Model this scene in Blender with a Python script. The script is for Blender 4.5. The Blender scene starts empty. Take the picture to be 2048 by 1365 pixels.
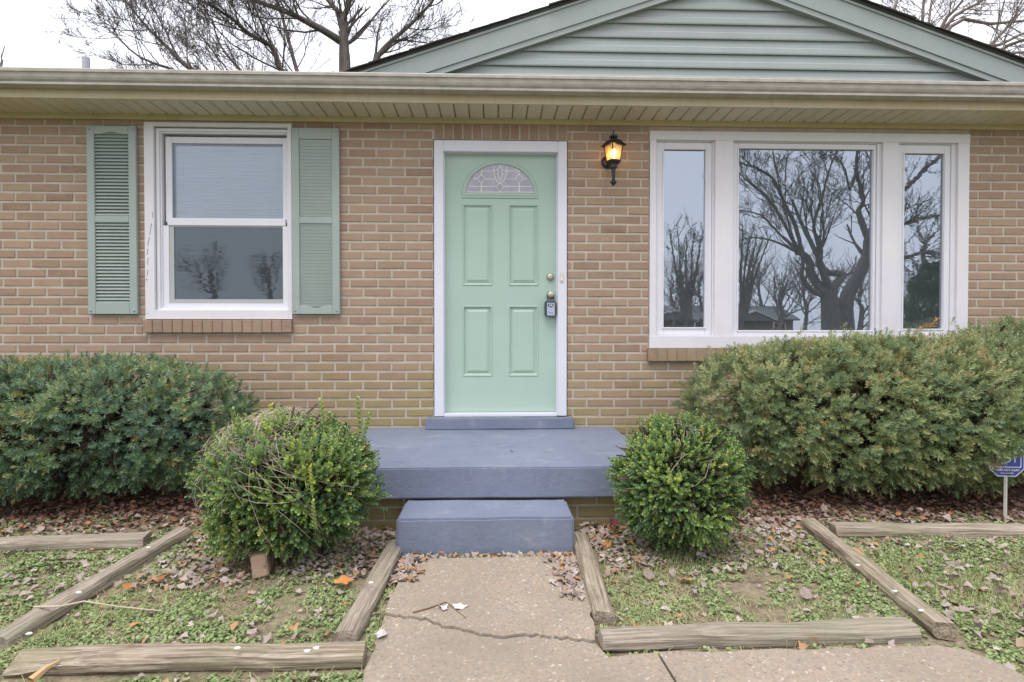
import bpy, bmesh, math, random
import numpy as np
from mathutils import Vector, Matrix, noise as mnoise

R = math.radians
rng = np.random.default_rng(7)
random.seed(7)
scene = bpy.context.scene
COL = scene.collection

# ------------------------------------------------------------------ camera
F, CX, CY = 1150.0, 1024.0, 682.5            # focal length and centre in photo pixels
CAM = np.array([0.0, -4.6, 1.12])
YAW, PIT = R(1.9), R(0.84)
cam_d = bpy.data.cameras.new('camera')
cam = bpy.data.objects.new('camera', cam_d)
COL.objects.link(cam)
cam.location = CAM
cam.rotation_euler = (math.pi/2 - PIT, 0, -YAW)
cam_d.sensor_width = 36
cam_d.lens = F/2048*36
cam_d.clip_start = 0.05
cam_d.clip_end = 2000
scene.camera = cam
# ------------------------------------------------------------------ sky, sun, exposure
SUN_EL, SUN_AZ = R(68), R(205)               # azimuth from +y clockwise: behind the camera, a little left
world = bpy.data.worlds.new('World')
scene.world = world
world.use_nodes = True
wn, wl = world.node_tree.nodes, world.node_tree.links
wn.clear()
sky = wn.new('ShaderNodeTexSky'); sky.sky_type = 'NISHITA'; sky.sun_disc = False
sky.sun_elevation = SUN_EL; sky.sun_rotation = SUN_AZ
sky.air_density = 1.0; sky.dust_density = 4.0; sky.ozone_density = 1.0
hs = wn.new('ShaderNodeHueSaturation'); hs.inputs['Saturation'].default_value = 0.3
wl.new(sky.outputs[0], hs.inputs['Color'])
mx = wn.new('ShaderNodeMixRGB'); mx.inputs['Fac'].default_value = 0.85      # thick even cloud
mx.inputs['Color2'].default_value = (8.6, 8.8, 9.7, 1)
wl.new(hs.outputs[0], mx.inputs['Color1'])
bg = wn.new('ShaderNodeBackground'); bg.inputs['Strength'].default_value = 0.105
wl.new(mx.outputs[0], bg.inputs['Color'])
wo = wn.new('ShaderNodeOutputWorld'); wl.new(bg.outputs[0], wo.inputs['Surface'])
sl = bpy.data.lights.new('sun', 'SUN'); sl.energy = 1.5; sl.angle = R(40); sl.color = (1, 0.97, 0.93)
sun = bpy.data.objects.new('sun', sl); COL.objects.link(sun)
sd = Vector((math.sin(SUN_AZ)*math.cos(SUN_EL), math.cos(SUN_AZ)*math.cos(SUN_EL), math.sin(SUN_EL)))
sun.rotation_euler = sd.to_track_quat('Z', 'Y').to_euler()
scene.view_settings.view_transform = 'Standard'
scene.view_settings.look = 'None'
scene.view_settings.exposure = 0.82
scene.view_settings.gamma = 1.0

# ------------------------------------------------------------------ measuring helpers (photo pixel + known plane -> world point)
_fw = np.array([math.sin(YAW)*math.cos(PIT), math.cos(YAW)*math.cos(PIT), -math.sin(PIT)])
_rt = np.array([math.cos(YAW), -math.sin(YAW), 0.0])
_up = np.cross(_rt, _fw)
def ray(px, py): return _fw + _rt*(px-CX)/F - _up*(py-CY)/F
def P(px, py, Y=0.0):
    d = ray(px, py); return CAM + d*(Y-CAM[1])/d[1]
def PZ(px, py, z=0.0):
    d = ray(px, py); return CAM + d*(z-CAM[2])/d[2]
def X(px, py=450, Y=0.0): return float(P(px, py, Y)[0])
def Z(px, py, Y=0.0): return float(P(px, py, Y)[2])
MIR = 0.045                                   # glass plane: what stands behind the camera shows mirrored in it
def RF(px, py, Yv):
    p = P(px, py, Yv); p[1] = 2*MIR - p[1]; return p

# ------------------------------------------------------------------ object helpers
def tag(o, label=None, cat=None, group=None, kind=None):
    if label: o['label'] = label
    if cat: o['category'] = cat
    if group: o['group'] = group
    if kind: o['kind'] = kind
    return o
def link(o, parent=None):
    COL.objects.link(o)
    if parent is not None: o.parent = parent
    return o
def empty(name, loc=(0, 0, 0), rz=0.0):
    o = bpy.data.objects.new(name, None); o.empty_display_size = 0.1
    o.location = loc; o.rotation_euler = (0, 0, rz); COL.objects.link(o); return o
def mesh_py(name, V, Fc, mat, parent=None, smooth=False):
    me = bpy.data.meshes.new(name)
    me.from_pydata([tuple(map(float, v)) for v in V], [], [tuple(f) for f in Fc]); me.update()
    if mat: me.materials.append(mat)
    if smooth: me.shade_smooth()
    return link(bpy.data.objects.new(name, me), parent)
def mesh_np(name, V, Q, mat, parent=None, tint=None, smooth=False):
    """V (n,3), Q (m,k) faces of one size, tint (n,) per-vertex value"""
    V = np.ascontiguousarray(V, dtype=np.float32); Q = np.ascontiguousarray(Q, dtype=np.int32)
    me = bpy.data.meshes.new(name)
    me.vertices.add(len(V)); me.vertices.foreach_set('co', V.ravel())
    k = Q.shape[1]
    me.loops.add(Q.size); me.loops.foreach_set('vertex_index', Q.ravel())
    me.polygons.add(len(Q)); me.polygons.foreach_set('loop_start', np.arange(0, Q.size, k, dtype=np.int32))
    me.polygons.foreach_set('loop_total', np.full(len(Q), k, dtype=np.int32))
    me.update(calc_edges=True); me.validate()
    if tint is not None:
        a = me.attributes.new('tint', 'FLOAT', 'POINT'); a.data.foreach_set('value', np.ascontiguousarray(tint, dtype=np.float32))
    if smooth: me.shade_smooth()
    me.materials.append(mat)
    return link(bpy.data.objects.new(name, me), parent)
class MB:
    def __init__(s): s.v = []; s.f = []
    def add(s, V, Fc):
        n = len(s.v); s.v += [tuple(map(float, v)) for v in V]; s.f += [tuple(i+n for i in f) for f in Fc]; return s
    def box(s, x0, x1, y0, y1, z0, z1):
        return s.add([(x0,y0,z0),(x1,y0,z0),(x1,y1,z0),(x0,y1,z0),(x0,y0,z1),(x1,y0,z1),(x1,y1,z1),(x0,y1,z1)],
                     [(0,3,2,1),(4,5,6,7),(0,1,5,4),(1,2,6,5),(2,3,7,6),(3,0,4,7)])
    def prism_y(s, poly, y0, y1):               # poly of (x,z), counter-clockwise seen from -y
        n = len(poly)
        V = [(x,y0,z) for x,z in poly]+[(x,y1,z) for x,z in poly]
        Fc = [tuple(range(n)), tuple(range(2*n-1, n-1, -1))]+[(i,n+i,n+(i+1)%n,(i+1)%n) for i in range(n)]
        return s.add(V, Fc)
    def prism_x(s, poly, x0, x1, cap=True):     # poly of (y,z)
        n = len(poly)
        V = [(x0,y,z) for y,z in poly]+[(x1,y,z) for y,z in poly]
        Fc = [(i,n+i,n+(i+1)%n,(i+1)%n) for i in range(n)]
        if cap: Fc += [tuple(range(n)), tuple(range(2*n-1, n-1, -1))]
        return s.add(V, Fc)
    def lathe(s, prof, c, axis='z', n=20):      # prof of (r, h)
        V = []
        for r, h in prof:
            for k in range(n):
                a = 2*math.pi*k/n; u, w = r*math.cos(a), r*math.sin(a)
                V.append((c[0]+u, c[1]+w, c[2]+h) if axis == 'z' else (c[0]+u, c[1]+h, c[2]+w))
        m = len(prof)
        Fc = [(i*n+k, i*n+(k+1)%n, (i+1)*n+(k+1)%n, (i+1)*n+k) for i in range(m-1) for k in range(n)]
        Fc += [tuple(range(n-1, -1, -1)), tuple(range((m-1)*n, m*n))]
        return s.add(V, Fc)
    def tube(s, pts, r, n=5, r1=None):
        V, Fc = tube_geo(pts, np.linspace(r, r if r1 is None else r1, len(pts)), n)
        return s.add(V, Fc)
    def build(s, name, mat, parent=None, smooth=False, bevel=0, seg=2):
        o = mesh_py(name, s.v, s.f, mat, parent, smooth)
        bm = bmesh.new(); bm.from_mesh(o.data)
        bmesh.ops.recalc_face_normals(bm, faces=bm.faces)
        if bevel:
            ed = [e for e in bm.edges if len(e.link_faces) == 2 and e.calc_face_angle(0) > 0.6]
            bmesh.ops.bevel(bm, geom=ed, offset=bevel, segments=seg, affect='EDGES', clamp_overlap=True)
        bm.to_mesh(o.data); bm.free()
        return o
def tube_geo(pts, radii, n):
    pts = [Vector(p) for p in pts]; V = []; Fc = []
    a = None
    for i, p in enumerate(pts):
        t = (pts[min(i+1, len(pts)-1)] - pts[max(i-1, 0)])
        t = t.normalized() if t.length > 1e-9 else Vector((0, 0, 1))
        if a is None: a = t.orthogonal().normalized()
        else:
            a = a - t*a.dot(t)
            a = a.normalized() if a.length > 1e-6 else t.orthogonal().normalized()
        b = t.cross(a)
        for k in range(n):
            q = 2*math.pi*k/n
            V.append(p + (a*math.cos(q)+b*math.sin(q))*float(radii[i]))
    for i in range(len(pts)-1):
        for k in range(n):
            Fc.append((i*n+k, i*n+(k+1) % n, (i+1)*n+(k+1) % n, (i+1)*n+k))
    return V, Fc

# ------------------------------------------------------------------ materials
class NT:
    def __init__(s, name):
        s.m = bpy.data.materials.new(name); s.m.use_nodes = True
        s.n, s.l = s.m.node_tree.nodes, s.m.node_tree.links
        s.b = s.n['Principled BSDF']
    def new(s, t, **kw):
        o = s.n.new(t)
        for k, v in kw.items(): setattr(o, k, v)
        return o
    def put(s, sock, v):
        if hasattr(v, 'is_linked') or isinstance(v, bpy.types.NodeSocket): s.l.new(v, sock)
        else:
            if isinstance(v, tuple) and len(v) == 3 and sock.type == 'RGBA': v = (*v, 1)
            sock.default_value = v
    def pos(s, scale=(1, 1, 1), obj=False):
        src = s.new('ShaderNodeTexCoord').outputs['Object'] if obj else s.new('ShaderNodeNewGeometry').outputs['Position']
        mp = s.new('ShaderNodeMapping'); s.l.new(src, mp.inputs['Vector']); mp.inputs['Scale'].default_value = scale
        return mp.outputs[0]
    def noise(s, vec, scale, detail=4, rough=0.55, dist=0.0):
        t = s.new('ShaderNodeTexNoise'); s.l.new(vec, t.inputs['Vector'])
        t.inputs['Scale'].default_value = scale; t.inputs['Detail'].default_value = detail
        t.inputs['Roughness'].default_value = rough; t.inputs['Distortion'].default_value = dist
        return t.outputs['Fac']
    def ramp(s, fac, stops):
        r = s.new('ShaderNodeValToRGB'); s.l.new(fac, r.inputs['Fac'])
        e = r.color_ramp.elements
        while len(e) < len(stops): e.new(0.5)
        for q, (p, c) in zip(e, stops): q.position = p; q.color = (*c, 1) if len(c) == 3 else c
        return r.outputs['Color']
    def rng(s, v, a, b, c=0.0, d=1.0):
        m = s.new('ShaderNodeMapRange'); s.l.new(v, m.inputs['Value'])
        for k, x in zip(('From Min', 'From Max', 'To Min', 'To Max'), (a, b, c, d)): m.inputs[k].default_value = x
        return m.outputs[0]
    def math(s, op, a, b=0.0):
        m = s.new('ShaderNodeMath', operation=op); s.put(m.inputs[0], a); s.put(m.inputs[1], b); return m.outputs[0]
    def mix(s, fac, a, b, mode='MIX'):
        m = s.new('ShaderNodeMixRGB', blend_type=mode); s.put(m.inputs['Fac'], fac); s.put(m.inputs['Color1'], a); s.put(m.inputs['Color2'], b)
        return m.outputs[0]
    def bump(s, h, strength, dist=0.01):
        b = s.new('ShaderNodeBump'); s.l.new(h, b.inputs['Height'])
        b.inputs['Strength'].default_value = strength; b.inputs['Distance'].default_value = dist
        s.l.new(b.outputs[0], s.b.inputs['Normal'])
    def rnd(s):                                  # random per piece: separate objects and islands of a joined mesh alike
        a = s.new('ShaderNodeObjectInfo').outputs['Random']; b = s.new('ShaderNodeNewGeometry').outputs['Random Per Island']
        return s.math('FRACT', s.math('ADD', a, b))
    def done(s, color, rough=0.7, spec=0.3, metal=0.0):
        s.put(s.b.inputs['Base Color'], color); s.put(s.b.inputs['Roughness'], rough)
        s.b.inputs['Specular IOR Level'].default_value = spec; s.b.inputs['Metallic'].default_value = metal
        return s.m
def sc(c, k): return tuple(x*k for x in c)
def paint(name, c, rough=0.45, var=0.06, dirt=None, dirt_amt=0.0, bump=0.15, bscale=60, spec=0.35, metal=0.0):
    t = NT(name); v = t.pos()
    col = t.mix(t.rng(t.noise(v, 3.0, 5), 0.3, 0.7), sc(c, 1-var), sc(c, 1+var))
    if dirt:
        col = t.mix(t.rng(t.noise(v, 1.7, 7, 0.65), 0.45, 0.8, 0, dirt_amt), col, dirt)
        col = t.mix(t.rng(t.noise(t.pos((6, 6, 0.6)), 4.0, 5, 0.6), 0.52, 0.8, 0, dirt_amt*0.7), col, dirt)
    t.bump(t.noise(v, bscale, 3), bump, 0.003)
    return t.done(col, rough, spec, metal)

M = {}
def brick_mat(name, darker=1.0, algae=1.0):
    t = NT(name)
    r = t.rnd()
    base = t.ramp(r, [(0, sc((0.225, 0.150, 0.110), darker)), (0.06, sc((0.290, 0.195, 0.140), darker)), (0.25, sc((0.375, 0.262, 0.182), darker)), (0.45, sc((0.312, 0.208, 0.152), darker)),
                      (0.62, sc((0.400, 0.290, 0.202), darker)), (0.8, sc((0.335, 0.228, 0.165), darker)), (1, sc((0.415, 0.310, 0.218), darker))])
    base = t.mix(t.rng(t.noise(t.pos((1, 1, 2)), 11, 3, 0.5), 0.40, 0.62, 0, 0.55), base, sc((0.365, 0.228, 0.178), darker))
    base = t.mix(t.rng(t.noise(t.pos((1, 1, 2)), 9, 3, 0.5, 0.7), 0.50, 0.66, 0, 0.45), base, sc((0.370, 0.285, 0.190), darker))
    str_ = t.noise(t.pos((3, 3, 95)), 3.0, 4, 0.6)
    blot = t.noise(t.pos(), 22, 5, 0.65)
    col = t.mix(t.rng(str_, 0.35, 0.7, 0, 0.34), base, sc((0.235, 0.150, 0.112), darker))
    col = t.mix(t.rng(t.noise(t.pos(), 0.9, 4, 0.6), 0.35, 0.65, 0, 0.22), col, sc((0.46, 0.35, 0.27), darker))
    col = t.mix(t.rng(blot, 0.55, 0.8, 0, 0.35), col, sc((0.46, 0.335, 0.25), darker))
    if algae:
        z = t.new('ShaderNodeSeparateXYZ'); t.l.new(t.pos(), z.inputs[0])
        lo = t.rng(z.outputs['Z'], 0.25, 1.0, 1, 0)
        band = t.math('MULTIPLY', t.math('ADD', lo, 0.06), t.rng(t.noise(t.pos((1, 1, 1.8)), 1.5, 6, 0.6), 0.34, 0.60, 0, 1.5*algae))
        col = t.mix(t.math('MINIMUM', band, 0.72), col, (0.285, 0.248, 0.110))
    t.bump(t.math('ADD', t.math('MULTIPLY', str_, 0.8), blot), 0.5, 0.004)
    return t.done(col, 0.9, 0.15)
M['brick'] = brick_mat('brick_fired', 1.0)
M['brick_sill'] = brick_mat('brick_sill', 0.95, 1.2)
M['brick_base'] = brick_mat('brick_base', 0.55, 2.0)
t = NT('mortar'); n1 = t.noise(t.pos(), 9, 6, 0.6); n2 = t.noise(t.pos(), 120, 3)
col = t.mix(t.rng(n1, 0.35, 0.7), (0.42, 0.365, 0.300), (0.52, 0.460, 0.385))
z = t.new('ShaderNodeSeparateXYZ'); t.l.new(t.pos(), z.inputs[0])
col = t.mix(t.math('MULTIPLY', t.rng(z.outputs['Z'], 0.15, 0.8, 1, 0), t.rng(t.noise(t.pos(), 1.6, 5), 0.4, 0.68, 0, 0.7)), col, (0.30, 0.275, 0.13))
t.bump(n2, 0.5, 0.004); M['mortar'] = t.done(col, 0.95, 0.1)
M['white_trim'] = paint('white_trim', (0.70, 0.675, 0.70), 0.4, 0.03, (0.55, 0.50, 0.47), 0.22)
M['vinyl'] = paint('vinyl_white', (0.72, 0.71, 0.745), 0.3, 0.02)
M['casing'] = paint('door_casing_white', (0.665, 0.665, 0.725), 0.38, 0.025, (0.6, 0.55, 0.52), 0.15)
M['screen_frame'] = paint('screen_frame_grey', (0.42, 0.42, 0.42), 0.5, 0.03)
M['sage'] = paint('sage_shutter', (0.325, 0.372, 0.345), 0.5, 0.05, (0.30, 0.33, 0.29), 0.3)
M['door'] = paint('mint_door', (0.385, 0.505, 0.425), 0.42, 0.025, (0.34, 0.46, 0.38), 0.25, 0.12, 140)
M['siding'] = paint('sage_siding', (0.288, 0.322, 0.310), 0.5, 0.04, (0.36, 0.38, 0.37), 0.3)
t = NT('sage_siding_vented'); vo = t.new('ShaderNodeTexVoronoi'); t.l.new(t.pos((1, 0, 1)), vo.inputs['Vector']); vo.inputs['Scale'].default_value = 95
vo.inputs['Randomness'].default_value = 0.0
dot = t.rng(vo.outputs['Distance'], 0.12, 0.22, 1, 0)
M['siding_vent'] = t.done(t.mix(t.math('MULTIPLY', dot, 0.5), t.mix(t.rng(t.noise(t.pos(), 3, 4), 0.3, 0.7), (0.272, 0.300, 0.290), (0.305, 0.335, 0.325)), (0.12, 0.14, 0.12)), 0.55, 0.3)
M['cream'] = paint('cream_aluminium', (0.60, 0.52, 0.38), 0.4, 0.04, (0.42, 0.34, 0.17), 0.55)
M['cream_dark'] = paint('cream_frieze', (0.50, 0.43, 0.26), 0.5, 0.05, (0.36, 0.28, 0.12), 0.5)
M['soffit'] = paint('soffit_panel', (0.63, 0.565, 0.44), 0.5, 0.04, (0.47, 0.39, 0.22), 0.5)
M['soffit_groove'] = paint('soffit_groove', (0.27, 0.21, 0.10), 0.7, 0.1)
t = NT('gutter_aluminium'); st = t.noise(t.pos((2.2, 1, 5)), 4, 7, 0.7); al = t.noise(t.pos((1.2, 1, 6)), 1.6, 5, 0.6)
col = t.mix(t.rng(st, 0.35, 0.72), (0.49, 0.450, 0.400), (0.33, 0.300, 0.262))
xx = t.new('ShaderNodeSeparateXYZ'); t.l.new(t.pos(), xx.inputs[0])
col = t.mix(t.math('MULTIPLY', t.rng(xx.outputs['X'], -0.9, -2.4, 0, 0.5), t.rng(al, 0.45, 0.68)), col, (0.30, 0.31, 0.18))
t.bump(t.noise(t.pos(), 8, 3), 0.08, 0.01); M['gutter'] = t.done(col, 0.42, 0.4)
t = NT('asphalt_shingle'); M['shingle'] = t.done(t.ramp(t.math('FRACT', t.math('ADD', t.rnd(), t.noise(t.pos(), 90, 2))), [(0, (0.035, 0.033, 0.033)), (1, (0.085, 0.078, 0.072))]), 0.95, 0.1)
M['dark_gap'] = paint('caulk_dark', (0.05, 0.045, 0.045), 0.8)
# blue-grey porch paint: worn, faint traffic scuffs
t = NT('porch_paint'); v = t.pos()
n1, n2, n3 = t.noise(v, 2.6, 7, 0.62), t.noise(t.pos((1, 1, 1.8)), 14, 6, 0.65, 0.5), t.noise(v, 55, 3, 0.6)
col = t.mix(t.rng(n1, 0.3, 0.7), (0.150, 0.173, 0.240), (0.196, 0.220, 0.292))
col = t.mix(t.rng(t.noise(v, 4.5, 9, 0.75), 0.56, 0.74, 0, 0.5), col, (0.40, 0.38, 0.39))
col = t.mix(t.rng(t.noise(t.pos((1, 1, 0.4)), 7, 7, 0.7), 0.55, 0.75, 0, 0.55), col, (0.105, 0.115, 0.155))
col = t.mix(t.rng(t.noise(t.pos((1, 1, 1.6)), 38, 3, 0.7), 0.72, 0.78, 0, 0.55), col, (0.33, 0.31, 0.32))
t.bump(t.math('ADD', n2, t.math('MULTIPLY', n3, 0.35)), 0.38, 0.010)
M['porch'] = t.done(col, t.rng(n1, 0.3, 0.7, 0.5, 0.68), 0.35)
# exposed-aggregate walk
t = NT('aggregate_concrete'); v = t.pos()
vo = t.new('ShaderNodeTexVoronoi'); t.l.new(v, vo.inputs['Vector']); vo.inputs['Scale'].default_value = 115
peb = t.ramp(vo.outputs['Color'], [(0, (0.13, 0.105, 0.085)), (0.25, (0.30, 0.245, 0.19)), (0.42, (0.24, 0.215, 0.19)), (0.6, (0.36, 0.29, 0.205)), (0.8, (0.32, 0.225, 0.17)), (0.9, (0.43, 0.38, 0.31)), (1, (0.70, 0.66, 0.60))])
big = t.noise(v, 1.3, 7, 0.62)
col = t.mix(t.rng(t.noise(v, 40, 5, 0.7), 0.3, 0.7, 0.0, 0.4), peb, (0.375, 0.312, 0.252))
col = t.mix(t.rng(big, 0.40, 0.66, 0, 0.65), col, (0.215, 0.182, 0.145))
col = t.mix(t.rng(t.noise(v, 3.3, 5, 0.65), 0.6, 0.75, 0, 0.35), col, (0.28, 0.25, 0.20))
t.bump(t.math('ADD', vo.outputs['Distance'], t.noise(v, 70, 4)), 0.35, 0.003)
M['walk'] = t.done(col, 0.92, 0.15)
# soil with straw and old leaf crumbs
t = NT('bed_soil'); v = t.pos()
col = t.mix(t.rng(t.noise(v, 1.6, 6, 0.6), 0.35, 0.65), (0.20, 0.15, 0.105), (0.34, 0.275, 0.185))
col = t.mix(t.rng(t.noise(v, 45, 5, 0.7), 0.4, 0.68, 0, 0.8), col, (0.42, 0.35, 0.245))
col = t.mix(t.rng(t.noise(v, 14, 5, 0.7), 0.5, 0.7, 0, 0.65), col, (0.075, 0.055, 0.042))
col = t.mix(t.rng(t.noise(v, 4.5, 6, 0.65), 0.5, 0.62, 0, 0.6), col, (0.17, 0.215, 0.085))
yy = t.new('ShaderNodeSeparateXYZ'); t.l.new(v, yy.inputs[0])
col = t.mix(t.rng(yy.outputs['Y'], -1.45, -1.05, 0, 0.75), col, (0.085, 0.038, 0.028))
lawn = t.math('MAXIMUM', t.rng(yy.outputs['Y'], -3.2, -4.4, 0, 0.8), t.math('MAXIMUM', t.rng(t.math('ABSOLUTE', yy.outputs['X']), 4.6, 5.8, 0, 0.8), t.rng(yy.outputs['Y'], 0.3, 0.8, 0, 0.8)))
col = t.mix(lawn, col, (0.105, 0.140, 0.055))
t.bump(t.math('ADD', t.noise(v, 60, 5, 0.7), t.noise(v, 18, 4)), 0.9, 0.02)
M['soil'] = t.done(col, 0.95, 0.1)
# weathered landscape timber, grain along local x
t = NT('weathered_timber'); v = t.pos((0.7, 18, 18), obj=True)
gr = t.noise(v, 5, 6, 0.65, 0.4); kn = t.noise(t.pos((1.5, 4, 4), obj=True), 3, 4, 0.5, 1.5)
rr = t.new('ShaderNodeObjectInfo').outputs['Random']
col = t.ramp(gr, [(0.28, (0.085, 0.062, 0.045)), (0.42, (0.25, 0.195, 0.145)), (0.55, (0.39, 0.325, 0.25)), (0.75, (0.53, 0.47, 0.385))])
col = t.mix(t.rng(t.noise(t.pos((0.5, 30, 30), obj=True), 3, 3, 0.5), 0.60, 0.66, 0, 0.75), col, (0.07, 0.05, 0.038))
col = t.mix(t.rng(kn, 0.58, 0.75, 0, 0.7), col, (0.17, 0.115, 0.08))
col = t.mix(t.rng(t.noise(t.pos(), 2.5, 6, 0.65), 0.46, 0.68, 0, 0.55), col, (0.215, 0.205, 0.11))
col = t.mix(t.math('MULTIPLY', rr, 0.35), col, (0.31, 0.285, 0.25))
t.bump(gr, 0.8, 0.012); M['timber'] = t.done(col, 0.88, 0.15)
M['fresh_wood'] = paint('split_wood', (0.50, 0.33, 0.17), 0.8, 0.15)
M['bird'] = paint('white_spot', (0.75, 0.74, 0.70), 0.7)
def leafy(name, stops, rough=0.5, spec=0.35, trans=0.16):
    t = NT(name); a = t.new('ShaderNodeAttribute', attribute_name='tint')
    col = t.ramp(a.outputs['Fac'], stops)
    col = t.mix(t.rng(t.noise(t.pos(), 5, 4), 0.35, 0.65, 0, 0.35), col, sc(stops[0][1], 1.1))
    t.done(col, rough, spec)
    tr = t.new('ShaderNodeBsdfTranslucent'); t.put(tr.inputs['Color'], col)
    ms = t.new('ShaderNodeMixShader'); ms.inputs['Fac'].default_value = trans
    t.l.new(t.b.outputs[0], ms.inputs[1]); t.l.new(tr.outputs[0], ms.inputs[2])
    t.l.new(ms.outputs[0], t.n['Material Output'].inputs['Surface'])
    return t.m
M['yew'] = leafy('yew_needles', [(0, (0.060, 0.118, 0.078)), (0.35, (0.108, 0.190, 0.112)), (0.68, (0.21, 0.305, 0.125)), (0.9, (0.34, 0.41, 0.155)), (0.97, (0.40, 0.24, 0.08)), (1, (0.48, 0.26, 0.09))], 0.40, 0.5)
M['yew_pale'] = leafy('yew_needles_pale', [(0, (0.092, 0.142, 0.076)), (0.3, (0.170, 0.238, 0.105)), (0.62, (0.280, 0.340, 0.128)), (0.88, (0.41, 0.42, 0.185)), (0.96, (0.45, 0.33, 0.14)), (1, (0.52, 0.27, 0.10))], 0.40, 0.5)
M['box'] = leafy('boxwood_leaves', [(0, (0.062, 0.122, 0.060)), (0.4, (0.135, 0.230, 0.082)), (0.7, (0.255, 0.365, 0.095)), (0.92, (0.38, 0.47, 0.11)), (1, (0.62, 0.54, 0.13))], 0.30, 0.5)
M['weed'] = leafy('weed_leaves', [(0, (0.160, 0.225, 0.085)), (0.5, (0.275, 0.345, 0.145)), (1, (0.40, 0.44, 0.22))], 0.6, 0.25)
M['grass'] = leafy('grass_blades', [(0, (0.19, 0.26, 0.09)), (0.45, (0.33, 0.35, 0.155)), (1, (0.56, 0.475, 0.30))], 0.7, 0.2)
M['twig'] = paint('shrub_twig', (0.15, 0.095, 0.055), 0.9, 0.2)
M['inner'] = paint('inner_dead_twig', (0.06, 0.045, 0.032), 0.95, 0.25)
M['vine'] = paint('dried_vine', (0.47, 0.385, 0.30), 0.85, 0.2)
t = NT('fallen_leaf'); M['leaf'] = t.done(t.mix(t.rng(t.noise(t.pos(), 70, 4), 0.4, 0.7, 0, 0.35), t.ramp(t.rnd(), [(0, (0.27, 0.215, 0.185)), (0.3, (0.37, 0.305, 0.27)), (0.52, (0.20, 0.15, 0.125)), (0.68, (0.43, 0.37, 0.335)), (0.82, (0.33, 0.22, 0.145)), (0.93, (0.30, 0.12, 0.05)), (1, (0.42, 0.19, 0.06))]), (0.13, 0.09, 0.07)), 0.8, 0.2)
t = NT('leaf_litter')
yy = t.new('ShaderNodeSeparateXYZ'); t.l.new(t.pos(), yy.inputs[0])
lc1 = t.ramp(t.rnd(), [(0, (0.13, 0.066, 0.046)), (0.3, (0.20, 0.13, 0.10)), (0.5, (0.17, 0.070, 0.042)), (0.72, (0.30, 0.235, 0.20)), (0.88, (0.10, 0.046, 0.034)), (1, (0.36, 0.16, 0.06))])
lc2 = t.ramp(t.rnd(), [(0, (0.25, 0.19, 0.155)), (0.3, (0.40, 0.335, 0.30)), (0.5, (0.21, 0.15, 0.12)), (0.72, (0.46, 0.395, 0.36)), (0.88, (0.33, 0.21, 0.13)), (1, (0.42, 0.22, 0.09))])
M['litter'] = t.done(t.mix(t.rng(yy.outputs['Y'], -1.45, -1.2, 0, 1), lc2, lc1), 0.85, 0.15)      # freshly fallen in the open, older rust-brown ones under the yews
M['leaf_orange'] = paint('leaf_orange', (0.52, 0.21, 0.06), 0.7, 0.2)
M['leaf_pale'] = paint('leaf_pale', (0.55, 0.49, 0.47), 0.8, 0.12)
M['leaf_dark'] = paint('leaf_dark', (0.04, 0.03, 0.028), 0.7, 0.2)
M['leaf_maroon'] = paint('leaf_maroon', (0.13, 0.035, 0.035), 0.6, 0.3)
def bark_mat(name, a, b):
    t = NT(name); v = t.pos((3, 3, 0.7)); n = t.noise(v, 6, 6, 0.65, 0.5)
    t.bump(n, 0.8, 0.03); return t.done(t.mix(t.rng(n, 0.35, 0.65), a, b), 0.95, 0.1)
M['bark'] = bark_mat('bark_dark', (0.085, 0.072, 0.066), (0.17, 0.148, 0.135))
M['bark_far'] = bark_mat('bark_far', (0.13, 0.115, 0.105), (0.22, 0.195, 0.18))
M['bark_grey'] = bark_mat('bark_grey', (0.20, 0.165, 0.155), (0.32, 0.27, 0.25))
def glass_mat(name, wav, ior=2.15, tint=(0.80, 0.89, 1.0), through=(0.55, 0.60, 0.62), wscale=(9, 9, 2.2), rough=0.0):
    return _glass(name, wav, ior, tint, through, wscale, rough)
def _glass(name, wav, ior=2.15, tint=(0.80, 0.89, 1.0), through=(0.55, 0.60, 0.62), wscale=(9, 9, 2.2), rough=0.0):
    t = NT(name); t.n.remove(t.b)
    n = t.noise(t.pos(wscale), 1.0, 3, 0.5)
    bp = t.new('ShaderNodeBump'); t.l.new(n, bp.inputs['Height']); bp.inputs['Strength'].default_value = 1.0; bp.inputs['Distance'].default_value = wav
    g = t.new('ShaderNodeBsdfGlossy'); t.put(g.inputs['Color'], tint); g.inputs['Roughness'].default_value = rough; t.l.new(bp.outputs[0], g.inputs['Normal'])
    tr = t.new('ShaderNodeBsdfTransparent'); t.put(tr.inputs['Color'], through)
    fr = t.new('ShaderNodeFresnel'); fr.inputs['IOR'].default_value = ior
    ms = t.new('ShaderNodeMixShader'); t.l.new(fr.outputs[0], ms.inputs['Fac']); t.l.new(tr.outputs[0], ms.inputs[1]); t.l.new(g.outputs[0], ms.inputs[2])
    df_ = t.new('ShaderNodeBsdfDiffuse'); t.put(df_.inputs['Color'], (0.42, 0.47, 0.50))                   # pale veil mixed in to stand for room light behind the pane
    m2 = t.new('ShaderNodeMixShader'); m2.inputs['Fac'].default_value = 0.09
    t.l.new(ms.outputs[0], m2.inputs[1]); t.l.new(df_.outputs[0], m2.inputs[2])
    t.l.new(m2.outputs[0], t.n['Material Output'].inputs['Surface']); return t.m
M['glass'] = glass_mat('window_glass', 0.00006, 4.3)
M['glass_clear'] = glass_mat('window_glass_clear', 0.0001, 1.6, through=(0.97, 0.98, 1.0))
M['glass_wavy'] = glass_mat('window_glass_wavy', 0.0002, 4.3, wscale=(6, 6, 13))
M['glass_screen'] = glass_mat('window_glass_screened', 0.0007, 1.85, (0.75, 0.85, 0.95), (0.35, 0.38, 0.4), (2, 2, 12), 0.022)
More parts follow.
